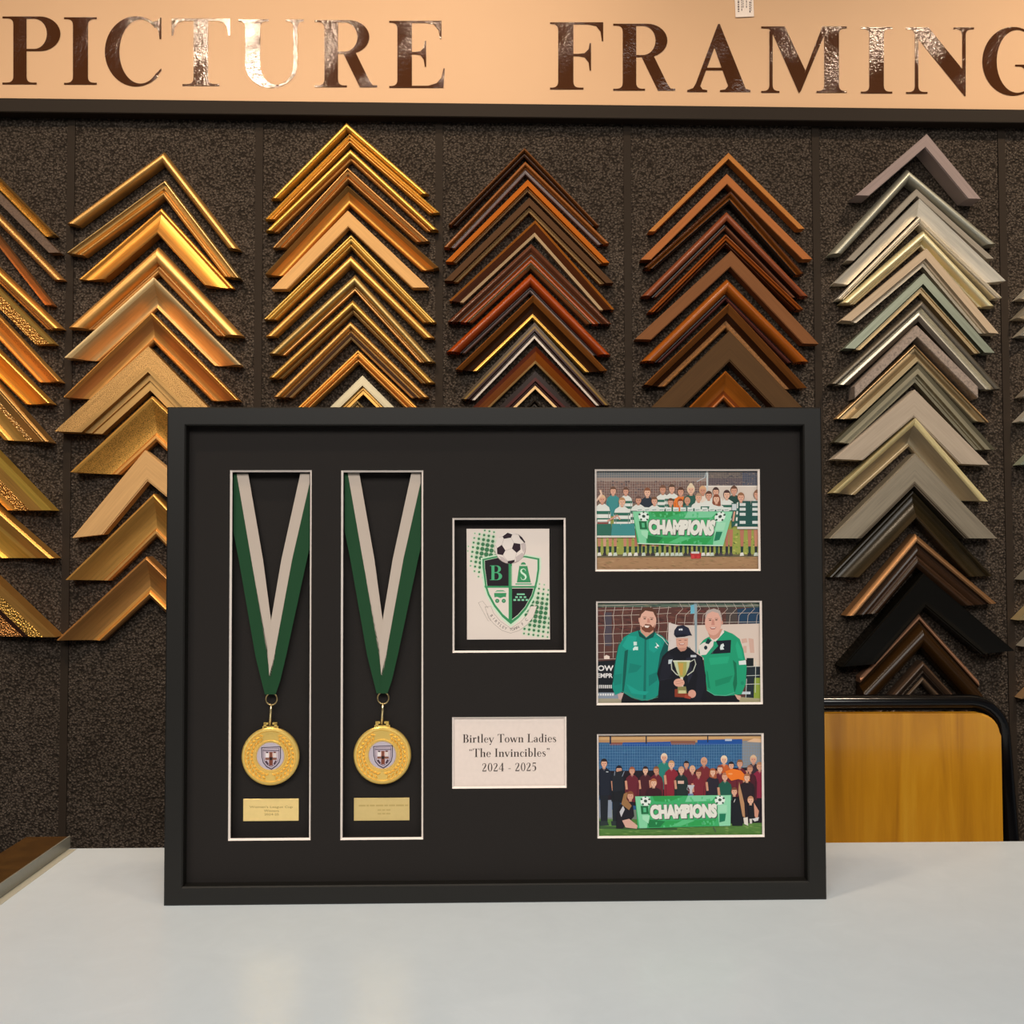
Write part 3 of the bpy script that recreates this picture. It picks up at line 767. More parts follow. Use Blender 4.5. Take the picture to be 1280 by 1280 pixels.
COL.append(([
 ((910, 192), (810, 290.2), (1005, 286.8), 8, 'flat', 17, B(1, 'M:#a86c34'), 'very thin tan-orange'),
 ((908, 218.3), (800.3, 325.4), (1014.6, 324.8), 13, 'flat', 18, B(1, 'M:#9c5e32'), 'thin flat light brown'),
 ((913, 239), (804.4, 335), (1005, 343), 14, 'bead', 20, B(.25, 'W:#4a2616', .72, 'W:#8a5026', 1, 'W:#1e120c'), 'thin brown dark-edged'),
 ((908.4, 263.8), (801.3, 370.2), (1011.6, 370.6), 20, 'cushion', 20, B(.6, 'W:#8c4a34', .85, 'W:#2a120c', 1, 'W:#8a5a4c'), 'rounded pinkish red-brown'),
 ((907, 292.9), (809.5, 390.3), (1004.5, 386.9), 14, 'ridge', 20, B(.6, 'W:#a45626', 1, 'W:#48200f'), 'thin orange-brown ridged'),
 ((913, 314.2), (793.2, 424.5), (1022.7, 430.5), 20.5, 'flat', 18, B(1, 'M:#734a2c'), 'wide flat mid-brown'),
 ((909, 347.9), (801.3, 451.5), (1012.6, 452.5), 26, 'cushion', 24, B(.7, 'W:#a2561e', .84, 'W:#2c140e', 1, 'W:#64383a'), 'shiny orange-brown rounded'),
 ((910, 379.8), (804.4, 481.3), (1008, 485.4), 30, 'scoop', 24, B(.36, 'W:#84502c', .66, 'W:#30180c', 1, 'R:#8a5c2e'), 'brown with grained inner edge'),
 ((911, 414.3), (797, 526), (1024, 533), 37, 'flat', 22, B(1, 'M:#4c3620'), 'flat dark brown'),
 ((906.3, 464), (806, 564), (1006, 566), 34, 'scoop', 24, B(.66, 'W:#a05a22', .84, 'W:#7c3c14', 1, 'W:#a86030'), 'orange-brown scooped, apex only showing'),
], 'of red-brown column above photographs', 'corner samples in the fifth column'))
COL.append(([
 ((1156.5, 169.3), (1067.7, 245.9), (1224, 250.5), 17, 'flat', 30, B(1, 'M:#8c7c78'), 'tilted deep mauve-grey'),
 ((1134.4, 211), (1036.3, 318.2), (1246.5, 305.4), 17, 'round', 22, B(1, 'S:#b0ae9e'), 'tilted rounded grey-green'),
 ((1144, 237.3), (1056.6, 326.7), (1241, 324.3), 11, 'flat', 20, B(1, 'M:#8a8276'), 'thin flat grey'),
 ((1147.6, 249.5), (1041.3, 354.8), (1255.2, 352), 20, 'slope', 20, B(1, 'S:#ece2d0'), 'pale warm silver'),
 ((1148.4, 271.9), (1045.4, 374.3), (1252.2, 372.7), 14, 'ridge', 20, B(.6, 'S:#f0e8da', 1, 'S:#d8cebe'), 'thin silvery white'),
 ((1154, 288), (1050.5, 378.7), (1244, 383.2), 20, 'cushion', 20, B(.7, 'S:#ece0b4', 1, 'S:#d8caa4'), 'cream-yellow silver'),
 ((1156.5, 311.5), (1050.5, 401), (1246.5, 417.7), 21, 'step', 20, B(.76, 'M:#b09c84', 1, 'S:#cabba4'), 'tilted beige-grey'),
 ((1153, 342.6), (1054.5, 436), (1241.4, 441.7), 22, 'step', 20, B(.58, 'S:#949a88', .7, 'M:#3a3c30', 1, 'G:#c8b48c'), 'green-grey with cream inner edge'),
 ((1151, 375.7), (1037.3, 479.9), (1251, 486.8), 25, 'bead', 22, B(.38, 'S:#6a6256', .72, 'S:#d8d0bc', 1, 'S:#5c5248'), 'dark grey with bright silver ridge'),
 ((1144.3, 407.2), (1066.7, 483.4), (1220, 483.4), 15, 'flat', 24, B(1, 'R:#8c7d72'), 'mottled pinkish grey square-cut'),
 ((1146, 428.5), (1046.4, 522.6), (1240.4, 527), 27, 'rscoop', 22, B(.14, 'G:#d0a878', .70, 'S:#8c7858', 1, 'S:#d0c09c'), 'bronze-grey with bright edges'),
 ((1146, 455), (1041.3, 553), (1242.4, 562.8), 23, 'step', 20, B(.28, 'S:#5c5644', 1, 'S:#938a72'), 'olive-grey'),
 ((1142, 487.4), (1040.3, 574), (1235, 581.5), 38, 'flat', 22, B(1, 'M:#a09384'), 'wide flat stone-grey'),
 ((1142.5, 523.2), (1039.7, 616), (1232.9, 626.8), 37, 'ogee', 24, B(.24, 'S:#e8d49c', 1, 'S:#a8987c'), 'shiny silver-gold edged'),
 ((1141.9, 566.9), (1035.2, 673), (1244.4, 673), 40, 'flat', 24, B(.86, 'B:#958a78', 1, 'S:#6e6252'), 'wide brushed grey'),
 ((1144.3, 611.6), (1037.9, 721.5), (1245.5, 720.5), 35, 'rscoop', 26, B(.8, 'W:#2c241a', 1, 'W:#3a2e22'), 'dark brown-black scooped'),
 ((1144, 667.4), (1057.6, 769.8), (1245.5, 754), 42, 'ridge', 26, B(.24, 'G:#8a5c40', .5, 'W:#30201a', .72, 'W:#4c342a', 1, 'W:#38261e'), 'tilted dark brown many-ridged'),
 ((1152, 716.4), (1050.5, 833.2), (1265.8, 812.9), 42, 'flat', 30, B(.8, 'W:#0d0b0a', 1, 'W:#16120f'), 'wide tilted black'),
 ((1152, 768.2), (1077.9, 847.4), (1227, 852), 42, 'rcushion', 30, B(.16, 'G:#b8806c', 1, 'W:#33200f'), 'dark walnut square-cut with copper edge'),
 ((1153, 826), (1066, 922), (1242, 922), 26, 'ridge', 22, B(.35, 'W:#54403a', .7, 'W:#241a18', 1, 'W:#5c4a44'), 'small dark lined, behind the chair'),
], 'of silver column above chair', 'corner samples in the sixth column'))
tips = [((1272, 373.7), 14, 'S:#d8d0c0', 'silver'), ((1269, 398), 16, 'S:#b8ac98', 'warm silver'), ((1272, 420), 18, 'S:#cfc6b4', 'pale silver'), ((1275, 496), 24, 'S:#b0a494', 'grey silver'), ((1272, 527), 20, 'S:#e0d8c8', 'bright silver'),
        ((1273, 581), 26, 'S:#b8c0a8', 'greenish silver'), ((1275, 724.5), 24, 'S:#a8a090', 'dull silver'), ((1270, 775), 26, 'G:#e0d0a0', 'yellowish silver'), ((1277, 808), 20, 'S:#c0b8a8', 'plain silver'), ((1275, 873), 22, 'G:#d0a880', 'coppery')]
COL.append(([((t[0]+105, t[1]-104), t, (t[0]+210, t[1]+2), w, 'slope', 20, B(1, c), n) for t, w, c, n in tips], "at the photo's right edge", 'corner samples in the rightmost column'))

for ci, (rows, where, group) in enumerate(COL):
    geo = []
    for row in rows[::-1]:
        cut = 'v' if 'square-cut' in row[7] else 'h'
        k = 1.0
        g = plan(*row[:4], row[5], cut)
        while geo and plans_touch(g, geo[-1]) and k > .5:
            k -= .03; g = plan(*row[:4], row[5], cut, k)
        if k <= .5: print('still touching', ci, row[7])
        elif k < .8: print('slimmed', ci, round(k, 2), row[7])
        geo.append(g)
    geo = geo[::-1]
    for i, row in enumerate(rows):
        sample(geo[i], *row[4:7], '%s corner sample, %s %s' % (row[7], ORD[i], where), group)
# ------------------------------------------------------------------ the memorabilia frame
pf = empty('box_frame', FRAME0, FRAME_R)
tag(pf, 'black box frame with medals, club crest and team photographs standing on white table', 'picture frame')
TLc, TRc, BRc_, BLc_ = on_frame(208.9, 508.9), on_frame(1026.8, 508.7), on_frame(1033.6, 1124.6), on_frame(204.3, 1132.9)
X0, X1 = (TLc.x + BLc_.x)/2, (TRc.x + BRc_.x)/2
Z0, Z1 = 0.0, (TLc.y + TRc.y)/2
RW, MD, DEEP = .0172, .0112, .042
blk = plain('frame_black', '#171512', .5, 0, .3)
profile = [(0, DEEP), (0, .0012), (.0012, 0), (RW-.0012, 0), (RW, .0012), (RW, .014), (RW-.004, .014), (RW-.004, DEEP)]
corners = [(X0, Z0, 1, 1), (X1, Z0, -1, 1), (X1, Z1, -1, -1), (X0, Z1, 1, -1)]
for k in range(4):
    bm = bmesh.new(); ra, rb2 = [], []
    A, Bc = corners[k], corners[(k+1) % 4]
    for i, d in profile:
        ra.append(bm.verts.new((A[0]+A[2]*i, d, A[1]+A[3]*i))); rb2.append(bm.verts.new((Bc[0]+Bc[2]*i, d, Bc[1]+Bc[3]*i)))
    n = len(profile)
    for i in range(n): bm.faces.new((ra[i], ra[(i+1) % n], rb2[(i+1) % n], rb2[i]))
    bm.faces.new(ra); bm.faces.new(rb2)
    mesh_obj('frame_rail', bm, blk, pf)

def rect_on(tl, tr, br, bl, d):
    q = [on_frame(*p, d) for p in (tl, tr, br, bl)]
    return ((q[0].x+q[3].x)/2, (q[1].x+q[2].x)/2, (q[2].y+q[3].y)/2, (q[0].y+q[1].y)/2)      # x0 x1 z0 z1
OPEN = [
 rect_on((288.2, 588), (391, 587.6), (386.8, 1050.2), (284.6, 1050.9), MD), rect_on((427.1, 588), (529.9, 588), (528.1, 1048.9), (424.9, 1050.4), MD),
 rect_on((565.3, 648), (706.7, 646.8), (707.9, 815), (566, 816.2), MD), rect_on((564.8, 897), (707.6, 895.3), (708.6, 984.6), (565.6, 986), MD),
 rect_on((743.2, 587), (949.2, 586), (951.2, 713.6), (744.5, 714.2), MD), rect_on((744.6, 751.6), (951.8, 751), (954, 880.6), (746.2, 881.2), MD),
 rect_on((745.6, 917.2), (954.3, 917), (955.9, 1046.4), (747.4, 1047.8), MD)]
BV = .0017
ix0, ix1, iz0, iz1 = X0+RW-.003, X1-RW+.003, Z0+RW-.003, Z1-RW+.003
def plate(x0, x1, z0, z1, d0, d1, holes):
    bm = bmesh.new()
    xs = sorted({x0, x1} | {h[i] for h in holes for i in (0, 1)}); zs = sorted({z0, z1} | {h[i] for h in holes for i in (2, 3)})
    vd = {}
    def V(x, d, z):
        k = (x, d, z)
        if k not in vd: vd[k] = bm.verts.new(k)
        return vd[k]
    def solid(i, j):
        if not (0 <= i < len(xs)-1 and 0 <= j < len(zs)-1): return False
        cx_, cz_ = (xs[i]+xs[i+1])/2, (zs[j]+zs[j+1])/2
        return not any(h[0] < cx_ < h[1] and h[2] < cz_ < h[3] for h in holes)
    for i in range(len(xs)-1):
        for j in range(len(zs)-1):
            if not solid(i, j): continue
            a, b_, c, d_ = xs[i], xs[i+1], zs[j], zs[j+1]
            bm.faces.new((V(a, d0, c), V(b_, d0, c), V(b_, d0, d_), V(a, d0, d_)))
            bm.faces.new((V(a, d1, c), V(a, d1, d_), V(b_, d1, d_), V(b_, d1, c)))
            if not solid(i-1, j): bm.faces.new((V(a, d0, c), V(a, d0, d_), V(a, d1, d_), V(a, d1, c)))
            if not solid(i+1, j): bm.faces.new((V(b_, d0, c), V(b_, d1, c), V(b_, d1, d_), V(b_, d0, d_)))
            if not solid(i, j-1): bm.faces.new((V(a, d0, c), V(a, d1, c), V(b_, d1, c), V(b_, d0, c)))
            if not solid(i, j+1): bm.faces.new((V(a, d0, d_), V(b_, d0, d_), V(b_, d1, d_), V(a, d1, d_)))
    return bm
t = NT('mount_card_black'); co = t.coords((1, 1, 1)); no = t.n('ShaderNodeTexNoise', Scale=900.0, Detail=2.0); t.l(co, no.inputs['Vector'])
t.l(t.ramp(no.outputs[0], [(.3, lin('#181412')), (.7, lin('#1d1815'))]), t.b.inputs['Base Color']); t.set(Roughness=.85); t.b.inputs['Specular IOR Level'].default_value = .3
mat_card = t.m
mount = mesh_obj('mount_board', plate(ix0, ix1, iz0, iz1, MD, MD+BV, OPEN), mat_card, pf)
white_core = plain('white_core', '#e6d9d0', .7)
shrink = lambda r, k: (r[0]+k, r[1]-k, r[2]+k, r[3]-k)
for r in OPEN:
    bm = bmesh.new(); i = shrink(r, BV)
    P = lambda q, d: [bm.verts.new(p) for p in ((q[0], d, q[2]), (q[1], d, q[2]), (q[1], d, q[3]), (q[0], d, q[3]))]
    a, b_, c_ = P(r, MD-.0001), P(i, MD+BV), P(r, MD+BV)
    for k in range(4):
        bm.faces.new((a[k], a[(k+1) % 4], b_[(k+1) % 4], b_[k])); bm.faces.new((b_[k], b_[(k+1) % 4], c_[(k+1) % 4], c_[k])); bm.faces.new((c_[k], c_[(k+1) % 4], a[(k+1) % 4], a[k]))
    mesh_obj('bevel_edge', bm, white_core, mount)
WELL = .0235
for r in OPEN[:3]:                                   # deep wells behind the medals and the crest
    bm = bmesh.new(); i = shrink(r, .0008); o_ = shrink(r, -.0012)
    P = lambda q, d: [bm.verts.new(p) for p in ((q[0], d, q[2]), (q[1], d, q[2]), (q[1], d, q[3]), (q[0], d, q[3]))]
    a, b_, c_, d_ = P(i, MD+BV+.0002), P(i, WELL), P(o_, WELL), P(o_, MD+BV+.0002)
    for m, n_ in ((a, b_), (b_, c_), (c_, d_), (d_, a)):
        for k in range(4): bm.faces.new((m[k], m[(k+1) % 4], n_[(k+1) % 4], n_[k]))
    mesh_obj('well_lining', bm, mat_card, mount)
bm = bmesh.new(); box(bm, ix0, ix1, WELL+.0003, WELL+.004, iz0, iz1)
mesh_obj('backing_board', bm, mat_card, pf)

def in_frame(x, d, z): return FRAME0 + FRAME_R @ Vector((x, d, z))
ink_t = NT('printed_ink'); at = ink_t.n('ShaderNodeVertexColor', layer_name='ink'); ink_t.l(at.outputs[0], ink_t.b.inputs['Base Color'])
ink_t.set(Roughness=.45); ink_t.b.inputs['Specular IOR Level'].default_value = .25
ink = ink_t.m
paper = plain('photo_paper', '#dccbc1', .5)
def flat_thing(name, label, cat, r, d, art, group=None, thick=.0006, step=3e-6):
    o = empty(name, in_frame(r[0], d, r[2]), FRAME_R); tag(o, label, cat, group)
    bm = bmesh.new(); box(bm, 0, r[1]-r[0], .0001, thick, 0, r[3]-r[2]); mesh_obj('card', bm, paper, o)
    p = art.build('print', d, o, ink, (r[0], r[2]), step)
    return o

# ------------------------------------------------------------------ medals
gold = NT('medal_gold'); gold.b.inputs['Base Color'].default_value = lin('#f6cf72'); gold.set(Metallic=.68, Roughness=.3)
no = gold.n('ShaderNodeTexNoise', Scale=500.0, Detail=2.0); gold.l(gold.coords((1,1,1)), no.inputs['Vector']); gold.bump(no.outputs[0], .12, .0006)
gold = gold.m
def cloth(name, hexc):
    t = NT(name); w1 = t.n('ShaderNodeTexWave', Scale=1500.0, bands_direction='Z'); t.l(t.coords((1,1,1)), w1.inputs['Vector'])
    c = lin(hexc); t.l(t.ramp(w1.outputs[0], [(0, mul(c, .88)), (1, mul(c, 1.06))]), t.b.inputs['Base Color']); t.set(Roughness=.6)
    t.b.inputs['Specular IOR Level'].default_value = .2; t.bump(w1.outputs[0], .2, .0003); return t.m
rg, rw = cloth('ribbon_green', '#143f22'), cloth('ribbon_white', '#b8a99c')
nickel = plain('ring_metal', '#b8a070', .3, .9); pale = plain('bail_metal', '#e8cf98', .25, .9)
MDP = .0185
mc = on_frame(338.4, 945, MDP)
def ribbon_strip(bm, rows_, d):
    """ribbon drawn as picture quads, cut where it runs under the edge of the mount"""
    dep = lambda y: d[0] + (d[-1]-d[0])*(y-584)/284
    for r0, r1 in zip(rows_, rows_[1:]):
        p = clip_poly([r0[0], r0[1], r1[1], r1[0]], (291.8, 592, 387.0, 900))
        if len(p) < 3: continue
        bm.faces.new([bm.verts.new((q.x-mc.x, dep(y)-MDP, q.y-mc.y)) for (x, y), q in ((v, on_frame(*v, dep(v[1]))) for v in p)])
    bmesh.ops.remove_doubles(bm, verts=bm.verts[:], dist=1e-5)
def thicken(bm, th):
    bmesh.ops.recalc_face_normals(bm, faces=bm.faces[:])
    bmesh.ops.solidify(bm, geom=bm.faces[:], thickness=th)
def build_medal():
    o = empty('medal', in_frame(mc.x, MDP, mc.y), FRAME_R)
    da, db = (.0175, .0172, .0168, .0168), (.0163, .0160, .0156, .0158)
    for nm, rows_, d, mt in (
        ('ribbon_border', [((276, 584), (294.4, 584)), ((298.5, 700), (314.2, 700)), ((319.2, 820), (335, 815)), ((328, 856), (341, 846)), ((331, 868), (341, 868))], da, rg),
        ('ribbon_stripe', [((294.4, 584), (308.8, 584)), ((314.2, 700), (328.8, 700)), ((333.4, 815), (342, 800)), ((337.6, 845), (339, 842))], da, rw),
        ('ribbon_border', [((391.6, 584), (410, 584)), ((365, 700), (383.5, 700)), ((342.8, 820), (357.6, 820)), ((336.5, 845), (350, 852)), ((336.2, 868), (344.4, 868))], db, rg),
        ('ribbon_stripe', [((377.2, 584), (391.6, 584)), ((351.6, 700), (365, 700)), ((333.8, 805), (345.8, 808)), ((336.6, 845), (338.6, 845))], db, rw)):
        bm = bmesh.new(); ribbon_strip(bm, rows_, d); thicken(bm, .0005); mesh_obj(nm, bm, mt, o)
    s = on_frame(339.4, 945, MDP).x - on_frame(338.4, 945, MDP).x         # metres per photograph pixel
    up = lambda px, py: on_frame(px, py, MDP) - mc
    bm = bmesh.new(); q = up(339.6, 873.5)
    tube(bm, [(q.x + 7*s*math.cos(a), -.0008, q.y + 7.4*s*math.sin(a)) for a in [2*PI*i/28 for i in range(28)]], .95*s, 8, True)
    mesh_obj('jump_ring', bm, nickel, o, True)
    bm = bmesh.new(); a, b_ = up(339.4, 879.5), up(337.8, 906)
    tube(bm, [(a.x, -.0012, a.y), ((a.x*2+b_.x)/3, -.0016, (a.y*2+b_.y)/3), (b_.x, -.0014, b_.y)], 1.5*s, 8); mesh_obj('bail', bm, pale, o, True)
    R_o = 36*s
    bm = bmesh.new()
    lathe(bm, [(0, -.0010), (17.5*s, -.0010), (18*s, -.0019), (19.6*s, -.0019), (20.4*s, -.0011), (31*s, -.0011), (32*s, -.0024), (34.5*s, -.0026), (R_o, -.0016), (R_o, .0012), (R_o-.001, .0018), (0, .0018)], 96)
    disc = mesh_obj('disc', bm, gold, o); sharp(disc, 40)
    bm = bmesh.new()                                  # slotted lug on top
    for x0, x1 in ((-8.6, -5.2), (4.6, 8.0)): box(bm, x0*s, x1*s, -.0014, .001, 32*s, 41*s)
    box(bm, -10*s, 9.5*s, -.0014, .001, 31.5*s, 37.4*s)
    box(bm, -8.6*s, -3*s, -.0014, .001, 39.5*s, 42*s); box(bm, 2.4*s, 8*s, -.0014, .001, 39.5*s, 42*s)
    mesh_obj('lug', bm, gold, o)
    bm = bmesh.new()                                  # laurel wreath in relief
    for side in (-1, 1):
        for j, rr in ((0, 23.5), (1, 28)):
            for k in range(13):
                an = math.radians(-78 + k*11.5 + j*5); r = rr*s
                cx_, cz_ = side*r*math.cos(an), r*math.sin(an)
                ta = an + PI/2 + (.5 if j else -.5)
                tx, tz = side*math.cos(ta), math.sin(ta)
                l_, w_ = 3.6*s, 1.7*s
                v = [bm.verts.new((cx_+tx*l_, -.0011, cz_+tz*l_)), bm.verts.new((cx_-tz*w_, -.0011, cz_+tx*w_)), bm.verts.new((cx_-tx*l_, -.0011, cz_-tz*l_)), bm.verts.new((cx_+tz*w_, -.0011, cz_-tx*w_))]
                top = bm.verts.new((cx_, -.0038, cz_))
                for m in range(4): bm.faces.new((v[m], v[(m+1) % 4], top))
    mesh_obj('wreath', bm, gold, disc)
    bm = bmesh.new(); lathe(bm, [(0, -.0015), (16.6*s, -.0015), (17.3*s, -.0010), (17.3*s, -.0006), (0, -.0006)], 64)
    ins_ = mesh_obj('centre_disc', bm, plain('centre_silver', '#c4b8c2', .35, .35), disc)
    ar = Art()
    def sh(k): return [(338.9 + (x-338.9)*k, 944.5 + (y-944.5)*k) for x, y in [(326.5, 934), (351.2, 933), (351, 947), (349.5, 953), (345.5, 958), (339.3, 962.3), (333, 959), (328.6, 953.5), (326.8, 946)]]
    ar.add(sh(1), '#4e4654').add(sh(.9), '#cbb9c4').add(sh(.82), '#5e5564').add(sh(.77), '#c4b2bc')
    ar.rect(328.5, 937.6, 349.4, 938.8, '#5e5564')
    ar.rect(332, 940.6, 336, 946.6, '#efe4e2').rect(341.4, 940.4, 345.6, 946.4, '#e0d0ca').rect(336.4, 940, 341.0, 957, '#7d4434').rect(331.6, 947.2, 346, 949.8, '#8a5a48').ell(338.7, 948.4, 2, 2, '#2a1a1a')
    ar.line([(332.2, 951.2), (335.4, 955.6)], 2, '#4a3440').line([(345.2, 951), (342.4, 955.4)], 2, '#4a3440').rect(336.2, 941, 337.2, 946, '#d4a090').rect(340.2, 941, 341.2, 946, '#d4a090').rect(332.5, 939.7, 335.5, 941.4, '#4a3440').rect(341.8, 939.5, 345, 941.2, '#6a2a20')
    sp = ar.build('shield', MDP-.00165, ins_, ink, (mc.x, mc.y), 5e-6); sp.location = (0, -.00165, 0)
    return o
m1 = build_medal()
tag(m1, 'gold laurel medal on green and white ribbon, nearer the frame edge', 'medal', 'medals in the frame')
def copy_tree(o, parent=None):
    c = o.copy(); C.objects.link(c)
    if parent is not None: c.parent = parent
    for k in [x for x in bpy.data.objects if x.parent == o and x is not c]: copy_tree(k, c)
    return c
m2 = copy_tree(m1)
q = on_frame(478.1, 943.6, MDP); m2.location = in_frame(q.x, MDP, q.y)
m2['label'] = 'gold laurel medal on green and white ribbon, second from the frame edge'

# engraved plaques under the medals
brass = plain('brass_plate', '#f8d890', .34, .5); engr = plain('engraving', '#9a7c3c', .5, .3); engr2 = plain('engraving_faint', '#c4a868', .45, .5)
def plaque(qd, lab, lines, em, bmtl):
    q = [on_frame(*p, .0225) for p in qd]
    x0, x1, z0, z1 = (q[0].x+q[3].x)/2, (q[1].x+q[2].x)/2, (q[2].y+q[3].y)/2, (q[0].y+q[1].y)/2
    o = empty('engraved_plaque', in_frame(x0, .0225, z0), FRAME_R); tag(o, lab, 'plaque', 'medal plaques')
    bm = bmesh.new(); box(bm, 0, x1-x0, 0, .0009, 0, z1-z0); bevel_all(bm, .0002, 1); mesh_obj('plate', bm, bmtl, o)
    bm = bmesh.new()
    for polys, w_, qq in lines:
        for p in to_quad(polys, w_, qq):
            vs = [bm.verts.new((v.x-x0, -.00005, v.y-z0)) for v in (on_frame(a, b_, .0225) for a, b_ in p)]
            f = bm.faces.new(vs); f.normal_update()
            if f.normal.y > 0: f.normal_flip()
    mesh_obj('engraving', bm, em, o, triang=True, recalc=False)
def tline(s, x0, x1, y0, y1):
    p, w_ = sans(s); return (p, w_, [(x0, y0), (x1, y0), (x1, y1), (x0, y1)])
plaque([(303.9, 998.5), (373.4, 998.5), (373.3, 1026.2), (304, 1026.4)], 'bright brass plaque engraved in three lines below medal nearer the edge',
       [tline("Women's League Cup", 312, 365.8, 1007.3, 1010.8), tline('Winners', 330, 348.6, 1012, 1014.8), tline('2024-25', 330.5, 348.4, 1016.6, 1019.2)], engr, brass)
dash = ([R_(x, 0, x+w_, 1) for x, w_ in ((0, 2.2), (2.5, .8), (3.6, 1.6), (5.6, 2.4), (8.3, 1.2), (9.8, 2), (12.1, 2.6), (15, 1))], 16, [(448.5, 1006), (510, 1005.6), (510, 1007.6), (448.5, 1008)])
dash2 = ([R_(x, 0, x+w_, 1) for x, w_ in ((0, 1.2), (1.5, 1), (2.8, 1.4))], 4.2, [(472, 1011.8), (488, 1011.6), (488, 1013.2), (472, 1013.4)])
dash3 = ([R_(x, 0, x+w_, 1) for x, w_ in ((0, 1.2), (1.5, 1), (2.8, 1.4))], 4.2, [(472, 1016.4), (488, 1016.2), (488, 1017.8), (472, 1018)])
plaque([(442.3, 997.8), (512, 997), (511.8, 1025.4), (442.4, 1026.2)], 'dull brass plaque with faint engraving below medal second from edge', [dash, dash2, dash3], engr2, plain('brass_plate_dull', '#d8bd7e', .45, .45))
# ------------------------------------------------------------------ printed pictures (flat artwork, drawn in ink)
SKIN = ['#e2ab90', '#d9a086', '#e8b89c', '#cf9478']
def crop(ox, oy, k):
    return lambda pts: [(ox + x/k, oy + y/k) for x, y in pts]

def head(A, x, y, r, hair, skin, long=False, bun=False, style=0):
    """a printed face: hair, face, eyes, mouth, neck"""
    dark = '#5a382c'
    if bun: A.ell(x, y - r*1.25, r*.45, r*.4, hair, 10)
    if long:
        A.add([(x-r*1.05, y-r*.4), (x-r*.6, y-r*1.2), (x+r*.6, y-r*1.2), (x+r*1.1, y-r*.3), (x+r*1.25, y+r*2.0), (x+r*.7, y+r*2.1), (x-r*.8, y+r*1.7), (x-r*1.2, y+r*1.2)], hair)
    A.rect(x-r*.38, y+r*.6, x+r*.38, y+r*1.55, mixc(skin, '#8a5a48', .25))
    A.ell(x, y-r*.12, r*.98, r*1.22, hair, 14)
    A.ell(x, y+r*.08, r*.80, r*1.06, skin, 14)
    A.add(arc(x, y-r*.35, r*.86, r*.82, 190, 350, 8), hair)
    A.ell(x-r*.33, y+r*.02, r*.17, r*.09, dark, 6); A.ell(x+r*.33, y+r*.02, r*.17, r*.09, dark, 6)
    A.rect(x-r*.07, y+r*.1, x+r*.09, y+r*.42, mixc(skin, '#a86a58', .4))
    A.ell(x, y+r*.62, r*.34, r*.13, '#a8524c', 8); A.rect(x-r*.22, y+r*.56, x+r*.22, y+r*.64, '#f4e4dc')

def mixc(a, b, t):
    f = lambda h: [int(h[i:i+2], 16) for i in (1, 3, 5)]
    return '#%02x%02x%02x' % tuple(int(p*(1-t)+q*t) for p, q in zip(f(a), f(b)))

def torso(A, x, y, w, h, col, hoop=None):
    """shoulders and chest below the chin point (x, y)"""
    p = [(x-w*.16, y), (x+w*.16, y), (x+w*.42, y+h*.12), (x+w*.52, y+h*.34), (x+w*.50, y+h), (x-w*.50, y+h), (x-w*.52, y+h*.34), (x-w*.42, y+h*.12)]
    A.add(p, col)
    if hoop:
        n = 3
        for i in range(n):
            t0 = .26 + i*.26
            A.add([(x-w*.5, y+h*t0), (x+w*.5, y+h*t0), (x+w*.5, y+h*(t0+.12)), (x-w*.5, y+h*(t0+.12))], hoop)
    A.line([(x-w*.40, y+h*.30), (x-w*.36, y+h)], w*.035, mixc(col, '#000000', .35))
    A.line([(x+w*.40, y+h*.30), (x+w*.36, y+h)], w*.035, mixc(col, '#000000', .35))

def grain(A, x0, y0, x1, y1, cols, n, sx, sy, seed):
    rnd = random.Random(seed)
    for col in cols:
        ps = []
        for _ in range(n):
            x, y = rnd.uniform(x0, x1), rnd.uniform(y0, y1); a, b = rnd.uniform(.4, 1)*sx, rnd.uniform(.4, 1)*sy
            ps.append([(x-a, y-b*.3), (x, y-b), (x+a, y+b*.2), (x+a*.2, y+b)])
        A.many(ps, col)

def net(A, x0, y0, x1, y1, dx, dy, w, col, sag=0.0):
    ps = []
    n = int((x1-x0)/dx)
    for i in range(n+1):
        x = x0 + i*dx
        ps += stroke([(x + sag*math.sin(j*.9+i), y0 + (y1-y0)*j/5) for j in range(6)], w)
    m = int((y1-y0)/dy)
    for j in range(m+1):
        y = y0 + j*dy
        ps += stroke([(x0 + (x1-x0)*k/8, y + sag*.6*math.sin(k*1.3+j)) for k in range(9)], w)
    A.many(ps, col)

